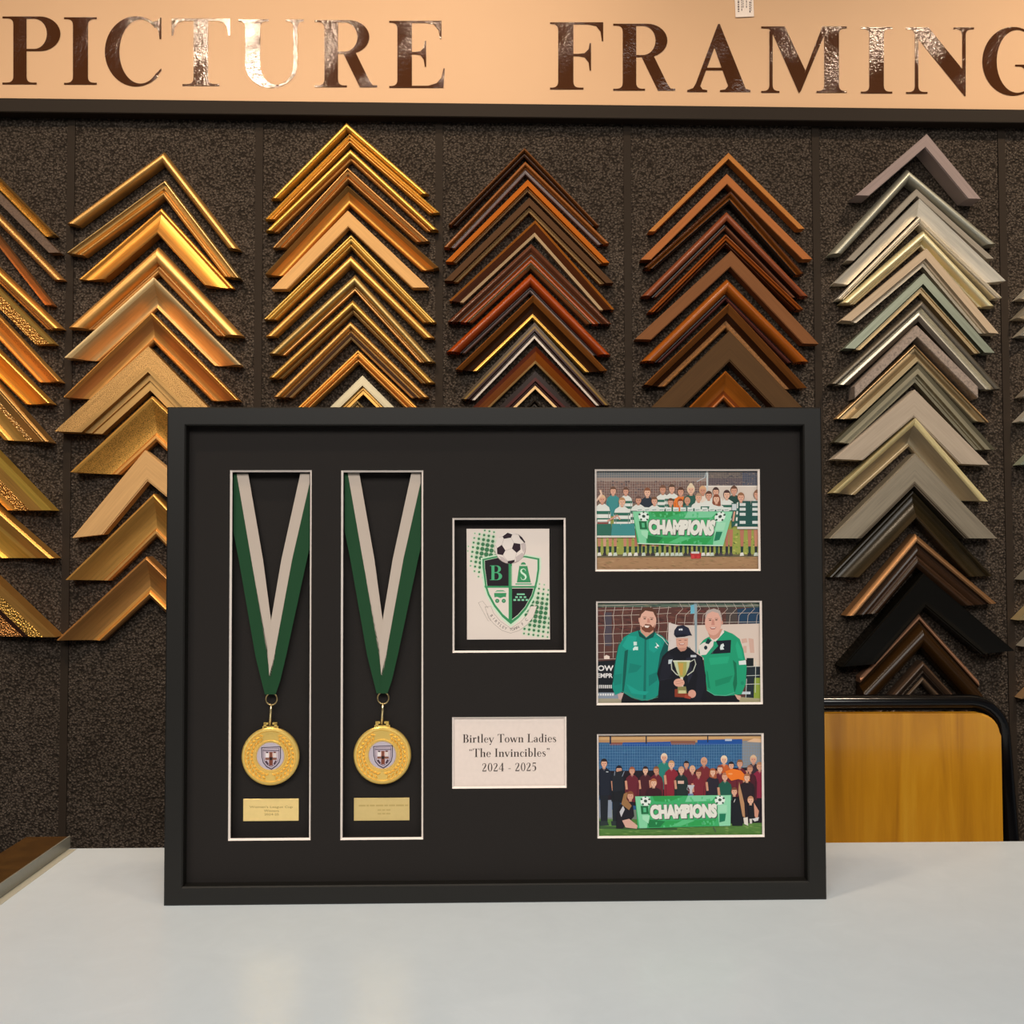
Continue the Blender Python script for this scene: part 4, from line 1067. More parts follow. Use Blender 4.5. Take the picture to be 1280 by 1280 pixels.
def banner(A, q, seed, txt):
    """green CHAMPIONS banner inside the quad TL TR BR BL"""
    u = lambda pts: to_quad([[(a, 1-b) for a, b in pts]], 1, q)[0]
    A.add(q, '#3fae6a')
    rnd = random.Random(seed)
    A.add(u([(0, 0), (.16, 0), (.10, 1), (0.02, 1)]), '#86d2a4').add(u([(.84, 0), (1, 0), (1, 1), (.88, 1)]), '#8fd6ac')
    A.add(u([(.18, .0), (.5, .02), (.34, .2), (.2, .16)]), '#2f9a4e').add(u([(.55, 0), (.85, 0), (.8, .18), (.52, .2)]), '#7fcfa0')
    A.add(u([(.2, .8), (.85, .78), (.8, .98), (.22, .98)]), '#2fa052').add(u([(.1, .72), (.3, .8), (.24, .98), (.12, .98)]), '#1f7a44').add(u([(.5, .76), (.62, .8), (.46, .97), (.36, .96)]), '#5cc080')
    A.many([u([(x, y), (x+.02, y), (x+.03-.02*k, y+.07), (x+.005, y+.08)]) for x, y, k in [(rnd.uniform(.18, .82), rnd.choice([rnd.uniform(.03, .2), rnd.uniform(.8, .93)]), rnd.random()) for _ in range(26)]], '#57c07e')
    for x in (.105, .885):                             # footballs in the corners
        A.add(u([(x + .055*math.cos(i*PI/6), .16 + .15*math.sin(i*PI/6)) for i in range(12)]), '#e6efe6')
        for px_, py_, k_ in ((x, .15, .020), (x-.040, .09, .013), (x+.040, .10, .013), (x-.030, .25, .013), (x+.032, .25, .012), (x+.002, .03, .010)):
            A.add(u([(px_ + k_*math.cos(PI/2 + i*2*PI/5), py_ - 2.7*k_*math.sin(PI/2 + i*2*PI/5)) for i in range(5)]), '#2f4a3e')
    A.add(u([(.05, .3), (.13, .3), (.13, .56), (.05, .56)]), '#1f6a40').add(u([(.075, .36), (.105, .36), (.105, .5), (.075, .5)]), '#58b884')
    A.add(u([(.06, .6), (.14, .6), (.12, .86), (.06, .72)]), '#a6e0ba').add(u([(.87, .32), (.96, .32), (.96, .56), (.87, .56)]), '#a4deba').add(u([(.88, .6), (.95, .6), (.94, .84), (.88, .88)]), '#1f7a58')
    ps, w_ = sans('CHAMPIONS', .075)
    u2 = lambda y0, y1, dx, dy: [u([(.145+dx, y0+dy)])[0], u([(.855+dx, y0+dy)])[0], u([(.855+dx, y1+dy)])[0], u([(.145+dx, y1+dy)])[0]]
    A.many(to_quad(ps, w_, u2(*txt, .008, .03)), '#4a5a50')
    A.many(to_quad(ps, w_, u2(*txt, -.006, -.02)), '#6a7a6e')
    A.many(to_quad(ps, w_, u2(*txt, 0, 0)), '#e9e6dc')

# --- photograph with the team in green and white hoops
a, b = crop(740, 582, 9.48), crop(845, 582, 9.48)
def ax(x): return 740 + x/9.48
def bx(x): return 845 + x/9.48
def yy(y): return 582 + y/9.48
A1 = Art()
A1.rect(742, 585, 954, 716, '#8a7264')
A1.rect(742, 585, 954, 594, '#5c6a70').rect(742, 592, 954, 597, '#6f7274').rect(742, 597, 954, 602, '#9a857a').rect(742, 602, 954, 628, '#7a5e56')
grain(A1, 742, 601, 884, 630, ['#5e4644', '#94786c', '#8c5e54', '#4e464e'], 70, 2.2, 1.2, 3)
A1.rect(884, 590, 954, 598, '#6e625c').rect(884, 598, 954, 607, '#5a4e54').rect(928, 588, 954, 607, '#4c5060')
grain(A1, 884, 590, 953, 607, ['#8a7468', '#3e3c48'], 40, 2.4, .9, 5)
A1.rect(878, 607.5, 954, 645, '#d9cabd').rect(878, 607, 954, 608.4, '#eadfd4')
net(A1, 744, 588, 884, 626, 2.9, 3.2, .32, '#a89a90'); net(A1, 886, 588, 952, 607, 3.0, 3.0, .25, '#8c8078')
A1.rect(883, 587, 885.2, 616, '#c8ccca').line([(871, 602), (881, 597), (883.5, 588)], .9, '#b8c2c6')
A1.rect(742, 640, 954, 698, '#9aa04e'); grain(A1, 742, 662, 954, 694, ['#7c9a3c', '#c2bc64', '#5e6e38'], 60, 2.4, 1.4, 8)
A1.rect(742, 694, 954, 716, '#a9835f'); grain(A1, 744, 695, 953, 715, ['#b8936e', '#976f52', '#8f7450'], 60, 5, .7, 9)
A1.add([(742, 694), (800, 692), (954, 693), (954, 696), (742, 697)], '#6b6248')
# legs: thighs, socks, boots
rnd = random.Random(4)
legs = [ax(85), ax(150), ax(215), ax(275), ax(390), ax(450), ax(520)] + [800, 804.5, 810, 816, 821.5, 828, 834, 840.5, 846, 851, 857, 862, 868, 873.5, 879, 885, 890, 896, 901] + [bx(600), bx(650), bx(780), bx(870), bx(945), bx(985)]
for i, x in enumerate(legs):
    low = i >= 7 and i < 26
    sk = rnd.choice(['#c4866c', '#b8765e', '#d09a82'])
    if not low or rnd.random() < .3: A1.add([(x-2.6, 662), (x+2.6, 662), (x+1.7, 684), (x-1.5, 684)], sk)
    else: A1.add([(x-2.7, 664), (x+2.7, 664), (x+1.8, 684), (x-1.6, 684)], rnd.choice(['#2a3038', '#3a3434', '#24333a']))
    A1.add([(x-1.6, 683), (x+1.8, 683), (x+1.5, 691), (x-1.3, 691)], rnd.choice(['#24423c', '#2a2c34', '#1e3a34']))
    A1.add([(x-1.9, 691), (x+1.6, 690.5), (x+2.6, 694.5), (x-2.6, 695)], rnd.choice(['#e4dfd6', '#4a4448', '#c9d2c4', '#3a3638']))
A1.add([(863, 691), (868, 690), (876, 691), (876, 698), (864, 698.5)], '#b83232').ell(866, 696, 2, 2.4, '#d04444', 8).ell(872.5, 696.5, 2, 2.2, '#c83a3a', 8).rect(864, 689.5, 874, 692, '#d8d4d0')
WH, GR, TE = '#e2e2da', '#2f6a58', '#3f8c8c'
back = [(ax(250), yy(300), 4.2, '#6a4a38', TE), (ax(400), yy(305), 4, '#6a4a3a', WH), (ax(655), yy(318), 4.6, '#8a5438', '#26303c'), (ax(838), yy(285), 4.4, '#7a5440', WH), (ax(945), yy(275), 4.4, '#5e4434', WH),
        (bx(55), yy(310), 4.4, '#5a3a2a', '#ec7a2c'), (bx(175), yy(285), 5, '#e4cfae', '#2a5a4c'), (bx(315), yy(295), 4.6, '#d8a87e', '#ead8c8'), (bx(470), yy(310), 4.4, '#4a3430', WH), (bx(685), yy(295), 4.6, '#6a4632', '#24463e'), (bx(600), yy(345), 4.6, '#4c3230', WH), (bx(965), yy(340), 4.6, '#8a6048', WH)]
for i, (x, y, r, hair, sh) in enumerate(back):
    torso(A1, x, y+r*1.3, r*4.0, 26, sh, GR if sh == WH else None)
    head(A1, x, y, r, hair, SKIN[i % 4], bun=i in (6,))
front = [(ax(120), yy(400), 4.4, '#e0b890', WH), (ax(355), yy(430), 4.4, '#b88a60', WH), (ax(548), yy(410), 4.2, '#6a5048', WH), (ax(738), yy(420), 4.2, '#7a543c', WH), (ax(930), yy(435), 4.0, '#6a4030', '#3a6a50'),
         (bx(50), yy(440), 3.8, '#8c4426', '#e06a2a'), (bx(132), yy(420), 3.8, '#c89878', '#4a7068'), (bx(265), yy(380), 4.3, '#b89478', WH), (bx(385), yy(355), 4.4, '#5e3e30', WH), (bx(475), yy(395), 4.4, '#8a4c34', WH), (bx(765), yy(375), 4.6, '#9a6a4a', WH)]
for i, (x, y, r, hair, sh) in enumerate(front):
    torso(A1, x, y+r*1.3, r*4.6, 30 if i else 34, sh, GR if sh == WH else None)
    head(A1, x, y, r, hair, SKIN[(i+1) % 4], long=(i == 9))
A1.line([(ax(50), yy(420)), (ax(110), yy(340)), (ax(95), yy(290))], 2.4, '#e8c4ac')
for x0, x1 in ((ax(55), ax(225)), (ax(235), ax(335)), (ax(340), ax(500))):
    A1.add([(x0, yy(690)), (x1, yy(690)), (x1+1.2, yy(840)), (x0-1, yy(845))], GR if x0 < 760 else TE)
    A1.rect(x0-.8, yy(830), x1+1, yy(852), '#dcd8cc')
A1.rect(ax(60), yy(640), ax(200), yy(660), '#f0ece4').rect(ax(60), yy(670), ax(190), yy(692), '#8a4a44').line([(ax(180), yy(660)), (ax(300), yy(590)), (ax(330), yy(640))], 2, '#d49a86')
for x0, x1 in ((bx(735), bx(880)), (bx(885), bx(985))):
    A1.add([(x0, yy(420)), (x1, yy(420)), (x1, yy(730)), (x0-1.5, yy(730))], '#22514a')
    for t_ in (445, 500, 560, 655): A1.rect(x0+1.6, yy(t_), x0+9, yy(t_+34), '#d8dcd8')
    A1.rect(x0-1.5, yy(725), x1+.6, yy(752), '#e0d8d0')
A1.add([(bx(655), yy(440)), (bx(720), yy(450)), (bx(700), yy(700)), (bx(655), yy(740))], '#2a5a4e').rect(bx(660), yy(455), bx(712), yy(530), '#cfd4d6').line([(bx(690), yy(545)), (bx(672), yy(660))], 2.2, '#d49c84')
head(A1, bx(765), yy(375), 4.6, '#9a6a4a', SKIN[0]); head(A1, bx(955), yy(345), 4.4, '#8a6048', SKIN[1])
for x in list(range(796, 905, 9)): A1.add([(x, 634), (x+7, 634.5), (x+7, 639), (x, 639)], '#dfe4de').line([(x+1, 637.5), (x+6, 637)], .7, '#3a6a5c')
banner(A1, [(790.6, 639.4), (915.5, 639.4), (903.5, 681.8), (796.5, 679)], 2, (.25, .72))
A1.line([(796.5, 679.3), (850, 681), (903.5, 682)], 1.2, '#cfe8d2')

# --- photograph of three people and the cup
c_, d_ = crop(742, 747, 9.273), crop(847, 747, 9.273)
A2 = Art()
A2.rect(742, 748, 957, 884, '#5c3a34'); grain(A2, 744, 760, 955, 790, ['#6e463c', '#4a2e2c', '#6a3a34'], 50, 7, 2.5, 21)
A2.rect(742, 748, 957, 759, '#5a6a5c'); grain(A2, 744, 752, 955, 759, ['#7a7a64', '#3e4e48'], 30, 6, 1, 22)
A2.add(c_([(120, 170), (210, 170), (210, 560), (130, 560)]), '#4e4650').add(d_([(690, 130), (960, 110), (960, 300), (700, 300)]), '#24405a').add(d_([(560, 110), (690, 130), (690, 300), (560, 300)]), '#4e4440')
A2.add(d_([(215, 320), (960, 300), (960, 720), (215, 720)]), '#dcc8bb').add(c_([(870, 290), (1020, 330), (1020, 600), (860, 620)]), '#d9ccc6').add(d_([(0, 320), (220, 320), (220, 640), (100, 640)]), '#d4c6bc')
A2.many([d_(p) for p in ([(740, 480), (800, 470), (810, 520), (745, 530)], [(820, 470), (880, 480), (890, 640), (840, 640)], [(760, 560), (800, 560), (800, 640), (750, 640)])], '#d3ac9c')
nt = []
for i in range(9): nt += stroke(c_([(40+i*104, 100), (20+i*104, 210), (30+i*104, 330), (15+i*104, 430), (22+i*104, 540), (18+i*104, 700)]), .55)
for j in (95, 150, 215, 325, 425, 535, 635, 715): nt += stroke(c_([(40, j), (300, j-8), (600, j-18), (900, j-35)]), .5)
for i in range(10): nt += stroke(d_([(20+i*104, 60), (60+i*104, 130), (-15+i*104, 205), (-25+i*104, 310)]), .55)
for j in (100, 185, 290): nt += stroke(d_([(0, j), (300, j), (960, j-10)]), .5)
A2.many(nt, '#c9b8ac')
A2.add(d_([(190, 50), (225, 50), (225, 640), (205, 640)]), '#93a4aa').add(d_([(150, 90), (190, 80), (200, 180), (150, 190)]), '#6fb6cc')
A2.add(c_([(45, 740), (300, 720), (300, 1110), (45, 1110)]), '#151a20').add(c_([(45, 1100), (350, 1100), (350, 1180), (45, 1180)]), '#8a94a2').add(c_([(45, 1170), (330, 1170), (330, 1225), (45, 1225)]), '#a8a088')
for s_, x0, x1, y0, y1 in (('OW', 48, 232, 785, 850), ('EMPR', 44, 222, 878, 930)):
    p_, w_ = sans(s_, .03); A2.many(to_quad(p_, w_, c_([(x0, y0), (x1, y0), (x1, y1), (x0, y1)])), '#e8e4e2')
A2.many([R_(746.8 + i*2.35, 747+1012/9.273, 748.2 + i*2.35, 747+1052/9.273) for i in range(8)], '#dcdad8').many([R_(747 + i*3, 747+1112/9.273, 749 + i*3, 747+1136/9.273) for i in range(7)], '#e4e2e0')
A2.add(c_([(120, 680), (150, 665), (185, 680), (185, 712), (122, 714)]), '#e9d5c8')
A2.add(d_([(800, 700), (880, 700), (880, 1100), (790, 1100)]), '#182022').add(d_([(880, 720), (965, 720), (965, 800), (880, 800)]), '#dccbb8').add(d_([(800, 800), (965, 800), (965, 940), (890, 950), (880, 1200), (780, 1200)]), '#202a30').add(d_([(890, 930), (965, 930), (965, 1225), (880, 1225)]), '#8fa23e').add(d_([(690, 1150), (970, 1170), (970, 1225), (690, 1225)]), '#a8a07c')
for pl in ([(800, 800), (960, 795)], [(800, 905), (965, 900)], [(770, 1005), (965, 1000)], [(905, 740), (900, 1100)], [(800, 940), (790, 1160)]): A2.line(d_(pl), .7, '#c8ccc4')
A2.rect(847+740/9.273, 747+1090/9.273, 847+845/9.273, 747+1120/9.273, '#c8d0d4')
def jacket(pts, col): A2.add(pts, col)
# person in the teal rain jacket
A2.add(c_([(330, 1090), (480, 1180), (640, 1195), (760, 1130), (780, 1225), (320, 1225)]), '#17181c')
jacket(c_([(520, 380), (700, 400), (790, 440), (870, 520), (860, 640), (790, 700), (760, 900), (765, 1120), (680, 1180), (560, 1195), (440, 1160), (330, 1090), (250, 1130), (215, 1040), (240, 800), (290, 560), (350, 460), (430, 410)]), '#15907f')
A2.add(c_([(360, 620), (400, 600), (375, 900), (350, 1090), (330, 1080), (345, 800)]), '#0b5a50').add(c_([(590, 480), (612, 480), (606, 1170), (575, 1175)]), '#0f6f63').add(c_([(830, 500), (872, 530), (850, 660), (790, 700), (760, 900), (735, 880), (770, 650)]), '#0d4f4c')
A2.add(c_([(400, 440), (500, 450), (470, 620), (380, 600), (330, 560)]), '#1da391').add(c_([(640, 470), (760, 470), (790, 560), (700, 640), (640, 600)]), '#1a9d8b').add(c_([(380, 1000), (520, 1080), (640, 1090), (600, 1130), (440, 1110)]), '#1ba08e').add(c_([(420, 760), (560, 790), (500, 860), (400, 880)]), '#118172').add(c_([(640, 900), (740, 860), (735, 960), (640, 1030)]), '#107a6e').add(c_([(225, 900), (330, 880), (320, 1000), (240, 1020)]), '#128475')
A2.line(c_([(730, 420), (800, 470), (860, 550)]), .8, '#c8d4cc').line(c_([(350, 1085), (480, 1165), (620, 1190), (750, 1150)]), .8, '#4a8a74').line(c_([(300, 500), (260, 700), (225, 980)]), .8, '#0d6258')
A2.add(c_([(510, 370), (540, 400), (610, 470), (690, 400), (720, 390), (690, 460), (610, 490), (530, 450)]), '#0b4a44')
A2.add(c_([(462, 512), (502, 512), (502, 552), (465, 556)]), '#cfe8e0').add(c_([(455, 590), (480, 565), (515, 570), (515, 610), (480, 605), (460, 615)]), '#d6ece4').add(c_([(720, 520), (760, 560), (735, 590), (708, 575), (735, 555)]), '#dfeeea').add(c_([(728, 566), (755, 570), (740, 585)]), '#12303a')
A2.add(c_([(540, 340), (700, 340), (690, 400), (610, 460), (550, 400)]), '#d29a84')
A2.ell(*c_([(628, 265)])[0], 10.6, 15.2, '#e4b09c', 20)
A2.add(c_([(530, 180), (560, 130), (640, 108), (720, 140), (735, 210), (720, 230), (690, 165), (600, 150), (555, 190), (535, 250)]), '#5e3a2c')
A2.add(c_([(545, 320), (570, 345), (600, 305), (660, 312), (690, 345), (712, 300), (700, 370), (650, 405), (600, 400), (560, 370)]), '#7a4634').add(c_([(585, 322), (650, 326), (630, 350), (600, 346)]), '#f0dcd2')
A2.ell(*c_([(592, 244)])[0], 1.7, .7, '#4a2c26', 8).ell(*c_([(672, 252)])[0], 1.7, .7, '#4a2c26', 8).add(c_([(625, 240), (645, 242), (655, 292), (618, 290)]), '#cf8e7c').line(c_([(570, 224), (612, 226)]), .6, '#6a4030').line(c_([(652, 230), (694, 236)]), .6, '#6a4030').add(c_([(518, 240), (535, 230), (540, 290), (525, 285)]), '#d8a08c')
A2.add(c_([(280, 1120), (350, 1100), (320, 1190), (290, 1180)]), '#c8a8a0')
# person on the other side, green top with dark and white yoke
A2.add(d_([(320, 1080), (650, 1090), (720, 1200), (700, 1225), (320, 1225)]), '#15161b')
jacket(d_([(350, 460), (540, 380), (640, 420), (720, 480), (760, 600), (800, 800), (790, 1000), (740, 1120), (660, 1130), (540, 1140), (420, 1130), (340, 1070), (300, 700), (240, 640), (260, 540), (300, 490)]), '#1f9c72')
A2.add(d_([(440, 500), (620, 490), (612, 640), (380, 655), (470, 560)]), '#141a26').add(d_([(245, 560), (300, 520), (420, 500), (410, 560), (330, 660), (262, 670)]), '#e2dad2').add(d_([(350, 470), (390, 500), (360, 540), (320, 530)]), '#1a2f34')
A2.add(d_([(640, 720), (680, 760), (690, 1000), (660, 1110), (640, 1000), (660, 880)]), '#127050').add(d_([(360, 700), (600, 680), (580, 760), (380, 780)]), '#26aa7e').add(d_([(330, 840), (350, 1040), (380, 1060), (350, 860)]), '#148260').add(d_([(430, 960), (640, 900), (600, 980), (440, 1030)]), '#178a64').add(d_([(690, 500), (740, 600), (760, 720), (700, 700), (670, 560)]), '#27ac80')
A2.line(d_([(340, 1075), (430, 1130), (560, 1135), (660, 1100)]), .9, '#5ab494').add(d_([(708, 735), (790, 725), (795, 775), (712, 780)]), '#dfe6e2').add(d_([(500, 545), (530, 530), (540, 560), (525, 575), (540, 600), (495, 605), (490, 580)]), '#dfe6e6').ell(*d_([(325, 580)])[0], 2.2, 2.6, '#1c2c34', 10).line(d_([(410, 560), (405, 650)]), .5, '#5a646c').ell(*d_([(750, 990)])[0], 2.4, 2.6, '#1a8a68', 8)
A2.add(d_([(350, 430), (400, 500), (440, 510), (540, 400), (530, 370), (470, 440), (380, 440)]), '#e6ddd4')
A2.add(d_([(350, 400), (520, 360), (480, 460), (420, 490), (370, 460)]), '#cc9480')
A2.ell(*d_([(412, 285)])[0], 10.4, 16.4, '#e2ac9a', 20)
A2.add(d_([(318, 210), (340, 150), (420, 125), (490, 150), (512, 230), (520, 300), (505, 330), (500, 240), (470, 180), (400, 160), (345, 190), (322, 250)]), '#b8a8a0')
A2.ell(*d_([(376, 262)])[0], 1.7, .7, '#50342e', 8).ell(*d_([(448, 258)])[0], 1.7, .7, '#50342e', 8).add(d_([(398, 256), (420, 256), (430, 318), (390, 320)]), '#cc8c7c').add(d_([(372, 345), (450, 340), (430, 366), (390, 368)]), '#9c4e48').add(d_([(380, 346), (442, 343), (430, 354), (392, 356)]), '#f0dcd4').line(d_([(355, 244), (395, 244)]), .6, '#8a6a60').line(d_([(428, 240), (470, 242)]), .6, '#8a6a60').ell(*d_([(515, 290)])[0], 1.2, 2.6, '#d49a88', 8)
A2.add(d_([(660, 1120), (735, 1140), (720, 1190), (690, 1175)]), '#d2a592')
# person in the middle with cap, holding the cup
jacket(c_([(900, 600), (960, 570), (1010, 600), (1080, 560), (1180, 640), (1260, 690), (1300, 900), (1310, 1225), (740, 1225), (760, 980), (735, 880), (800, 680), (860, 620)]), '#12131c')
A2.add(c_([(870, 640), (930, 700), (900, 900), (820, 960), (760, 950), (800, 720)]), '#1b1c28').add(d_([(130, 560), (180, 640), (260, 690), (310, 800), (330, 1000), (250, 1225), (190, 1225), (230, 900)]), '#191a25').add(d_([(100, 700), (150, 690), (170, 900), (120, 1000)]), '#232434').line(c_([(762, 960), (900, 930)]), .5, '#2c2d3a')
A2.add(c_([(955, 470), (1095, 470), (1090, 560), (1050, 600), (1000, 598), (960, 560)]), '#d9a38e').add(c_([(970, 585), (1085, 580), (1060, 615), (1010, 625)]), '#c08a78')
A2.add(c_([(930, 430), (935, 380), (970, 330), (1040, 318), (1100, 350), (1125, 410), (1142, 440), (1100, 440), (1040, 425), (960, 445)]), '#222638').add(c_([(935, 440), (1040, 420), (1105, 440), (1060, 452), (960, 462)]), '#151724').add(c_([(988, 362), (1030, 358), (1030, 380), (988, 380)]), '#dfe2ea').rect(742+1004/9.273, 787, 742+1014/9.273, 787.8, '#222638')
A2.line(c_([(985, 495), (1015, 495)]), .7, '#6a4438').line(c_([(1050, 492), (1080, 492)]), .7, '#6a4438').add(c_([(985, 530), (1060, 528), (1040, 550), (1000, 550)]), '#a85a50').add(c_([(995, 532), (1052, 530), (1040, 541), (1002, 541)]), '#f0dcd4')
A2.add(c_([(960, 600), (1010, 640), (1080, 600), (1060, 640), (1010, 660)]), '#0c0d14').rect(847+150/9.273, 747+665/9.273, 847+215/9.273, 747+690/9.273, '#c8ccd4').add(c_([(868, 720), (915, 715), (900, 765), (865, 770)]), '#c4ccd0')
A2.line(c_([(900, 760), (905, 830), (960, 890), (985, 900)]), 1.3, '#b8bcae').line(d_([(110, 900), (180, 850), (210, 770), (195, 715), (140, 745)]), 1.3, '#b8bcae')
A2.add(c_([(925, 735), (1115, 735), (1105, 800), (1070, 890), (1040, 925), (1000, 925), (965, 860)]), '#a7a65e').add(c_([(980, 760), (1040, 760), (1030, 900), (1005, 900)]), '#c99c4c').add(c_([(925, 735), (970, 740), (1000, 915), (965, 860)]), '#c3cba4').add(c_([(1080, 740), (1115, 735), (1105, 800), (1070, 890)]), '#bcc49a').add(c_([(918, 728), (1120, 728), (1116, 744), (922, 744)]), '#dcdcc4')
A2.add(c_([(1005, 920), (1035, 920), (1040, 1040), (1000, 1040)]), '#d8d4c4').add(c_([(975, 1030), (1070, 1030), (1085, 1130), (965, 1130)]), '#8a8452').add(c_([(985, 1075), (1068, 1075), (1070, 1110), (985, 1110)]), '#d0c896').add(c_([(940, 1060), (975, 1060), (972, 1110), (1110, 1110), (1120, 1160), (940, 1150)]), '#8c3a26')
A2.ell(*c_([(990, 985)])[0], 6.8, 5.2, '#e0a893', 14).line(c_([(950, 975), (1035, 960)]), .5, '#b87c6a').line(c_([(950, 1000), (1040, 985)]), .5, '#b87c6a').ell(*c_([(1140, 1115)])[0], 5, 5.2, '#dca08c', 12).add(c_([(1060, 1120), (1130, 1150), (1120, 1175), (1050, 1160)]), '#a84434')

# --- photograph with the team in claret shirts
e_, f_ = crop(743, 912, 9.273), crop(848, 912, 9.273)
A3 = Art()
A3.rect(744, 914, 959, 1050, '#2f5f8c')
A3.add(e_([(40, 60), (1960, 60), (1960, 170), (1700, 150), (40, 150)]), '#b98d62').add(e_([(40, 90), (1960, 80), (1960, 105), (40, 120)]), '#d2a673').add(e_([(40, 60), (1960, 60), (1960, 78), (40, 80)]), '#6e5a4c')
A3.add(e_([(330, 150), (900, 140), (900, 190), (330, 190)]), '#1f4f9c').add(f_([(220, 120), (740, 110), (740, 170), (220, 180)]), '#21539e').add(e_([(880, 130), (1170, 130), (1170, 175), (890, 175)]), '#8c5a4a').add(e_([(180, 150), (330, 150), (320, 180), (180, 180)]), '#8a4c40')
A3.add(f_([(740, 130), (965, 120), (965, 460), (740, 450)]), '#8a8a8c').add(f_([(790, 140), (880, 100), (965, 110), (965, 150)]), '#e4b994').rect(848+540/9.273, 912+108/9.273, 848+620/9.273, 912+132/9.273, '#b8c4d8')
A3.rect(762, 920, 764, 930, '#26304a').rect(807, 920, 808.6, 930, '#2a2c38').rect(884, 919, 885.4, 928, '#2a2c38')
grain(A3, 746, 935, 926, 975, ['#2a5684', '#3a6c9a', '#346a92'], 60, 4, 1.4, 31)
net(A3, 747, 930, 954, 985, 3.1, 3.6, .3, '#6f93b4', .4)
A3.rect(744, 1012, 959, 1034, '#7a8478').rect(744, 1024, 959, 1050, '#56803c'); grain(A3, 746, 1028, 956, 1046, ['#648e48', '#4a7434', '#7a9a52'], 60, 6, .8, 33)
A3.add(e_([(45, 1110), (300, 1130), (960, 1140), (960, 1165), (45, 1150)]), '#3c5a34')
CL, NA, DK = '#6a2430', '#1d2230', '#1a1c22'
A3.add(e_([(60, 480), (1000, 470), (1960, 430), (1960, 1080), (1500, 1090), (60, 800)]), '#241a22')
def lg(x, y0, y1, w_, col): A3.add(e_([(x-w_, y0), (x+w_, y0), (x+w_*.7, y1), (x-w_*.7, y1)]), col)
A3.rect(744, 1000, 765, 1022, '#8a93a4')
for x in (95, 130, 235, 270): lg(x, 650, 1090, 32, '#1c2028')
for x in (110, 250): A3.add(e_([(x-60, 1060), (x+40, 1060), (x+60, 1110), (x-50, 1115)]), '#2a3434')
ppl = [(112, 390, 42, '#2a1e1c', NA, 0), (285, 465, 40, '#1e1e2c', DK, 0), (435, 475, 36, '#a05a3c', CL, 0), (590, 470, 36, '#3a2420', '#4a1f28', 0), (715, 470, 36, '#8a5638', CL, 0), (808, 325, 40, '#e8cfb4', '#2a7f74', 0), (892, 405, 38, '#c8976c', '#8a2634', 0),
       (1005, 470, 36, '#c09078', '#22302e', 0), (1065, 405, 34, '#2c2222', CL, 0), (1135, 460, 36, '#d8a884', CL, 0), (1270, 370, 40, '#d4a080', '#7a2a30', 0), (1205, 505, 36, '#7a4030', '#7c2632', 0), (1370, 490, 36, '#a85c3c', '#2a2430', 1),
       (1455, 455, 36, '#8a4a3c', CL, 0), (1502, 350, 40, '#ecd4b4', '#c86030', 0), (1585, 415, 36, '#2a2026', CL, 0), (1685, 395, 38, '#8a5a3a', CL, 0), (1802, 455, 36, '#9a6a58', '#4c1c28', 0), (1842, 345, 40, '#dcb894', '#3a2a34', 0), (1915, 425, 40, '#b8805c', '#8c2440', 0),
       (1510, 545, 38, '#b8785a', '#1f5a4a', 0)]
for i, (x, y, r, hair, sh, lo) in enumerate(sorted(ppl, key=lambda p: p[1])):
    q = e_([(x, y)])[0]; R_px = r/9.273
    torso(A3, q[0], q[1]+R_px*1.3, R_px*4.4, 34, sh)
    A3.add([(q[0]-R_px*.5, q[1]+R_px*1.3), (q[0]+R_px*.5, q[1]+R_px*1.3), (q[0], q[1]+R_px*2.1)], mixc(sh, '#f0d8d0', .35))
    A3.line([(q[0]-R_px*2, q[1]+R_px*3.2), (q[0]-R_px*1.7, q[1]+R_px*6)], R_px*.7, SKIN[3])
    head(A3, q[0], q[1], R_px, hair, SKIN[i % 4], long=bool(lo))
A3.add(f_([(540, 480), (620, 450), (720, 470), (830, 590), (800, 600), (690, 570), (610, 590), (560, 540)]), '#ef7a28').add(e_([(200, 500), (330, 470), (340, 700), (210, 720)]), '#20242c').line(e_([(235, 480), (230, 530)]), .8, '#8a94a4').line(e_([(345, 480), (320, 540)]), .8, '#8a94a4').rect(743+135/9.273, 912+482/9.273, 743+160/9.273, 912+492/9.273, '#c8ccd4')
A3.ell(*f_([(600, 510)])[0], 3, 1.2, '#f6a060', 8)
A3.add(e_([(1075, 640), (1160, 640), (1130, 700), (1140, 780), (1095, 780), (1105, 700)]), '#c0bfc4').line(e_([(1080, 650), (1070, 690), (1105, 710)]), .6, '#a8a8b0').add(e_([(1085, 740), (1145, 740), (1145, 790), (1080, 790)]), '#6a7aa0').rect(743+965/9.273, 912+590/9.273, 743+1035/9.273, 912+625/9.273, '#dcb4a4')
A3.line(f_([(640, 880), (720, 1090)]), 9, '#17181e')
for x, y, r, hair, sh in ((685, 615, 40, '#b06a44', '#3a1a22'), (1765, 555, 38, '#a87050', '#2a1c24')):
    q = e_([(x, y)])[0]; R_px = r/9.273
    torso(A3, q[0], q[1]+R_px*1.3, R_px*4.6, 22, sh); head(A3, q[0], q[1], R_px, hair, SKIN[2])
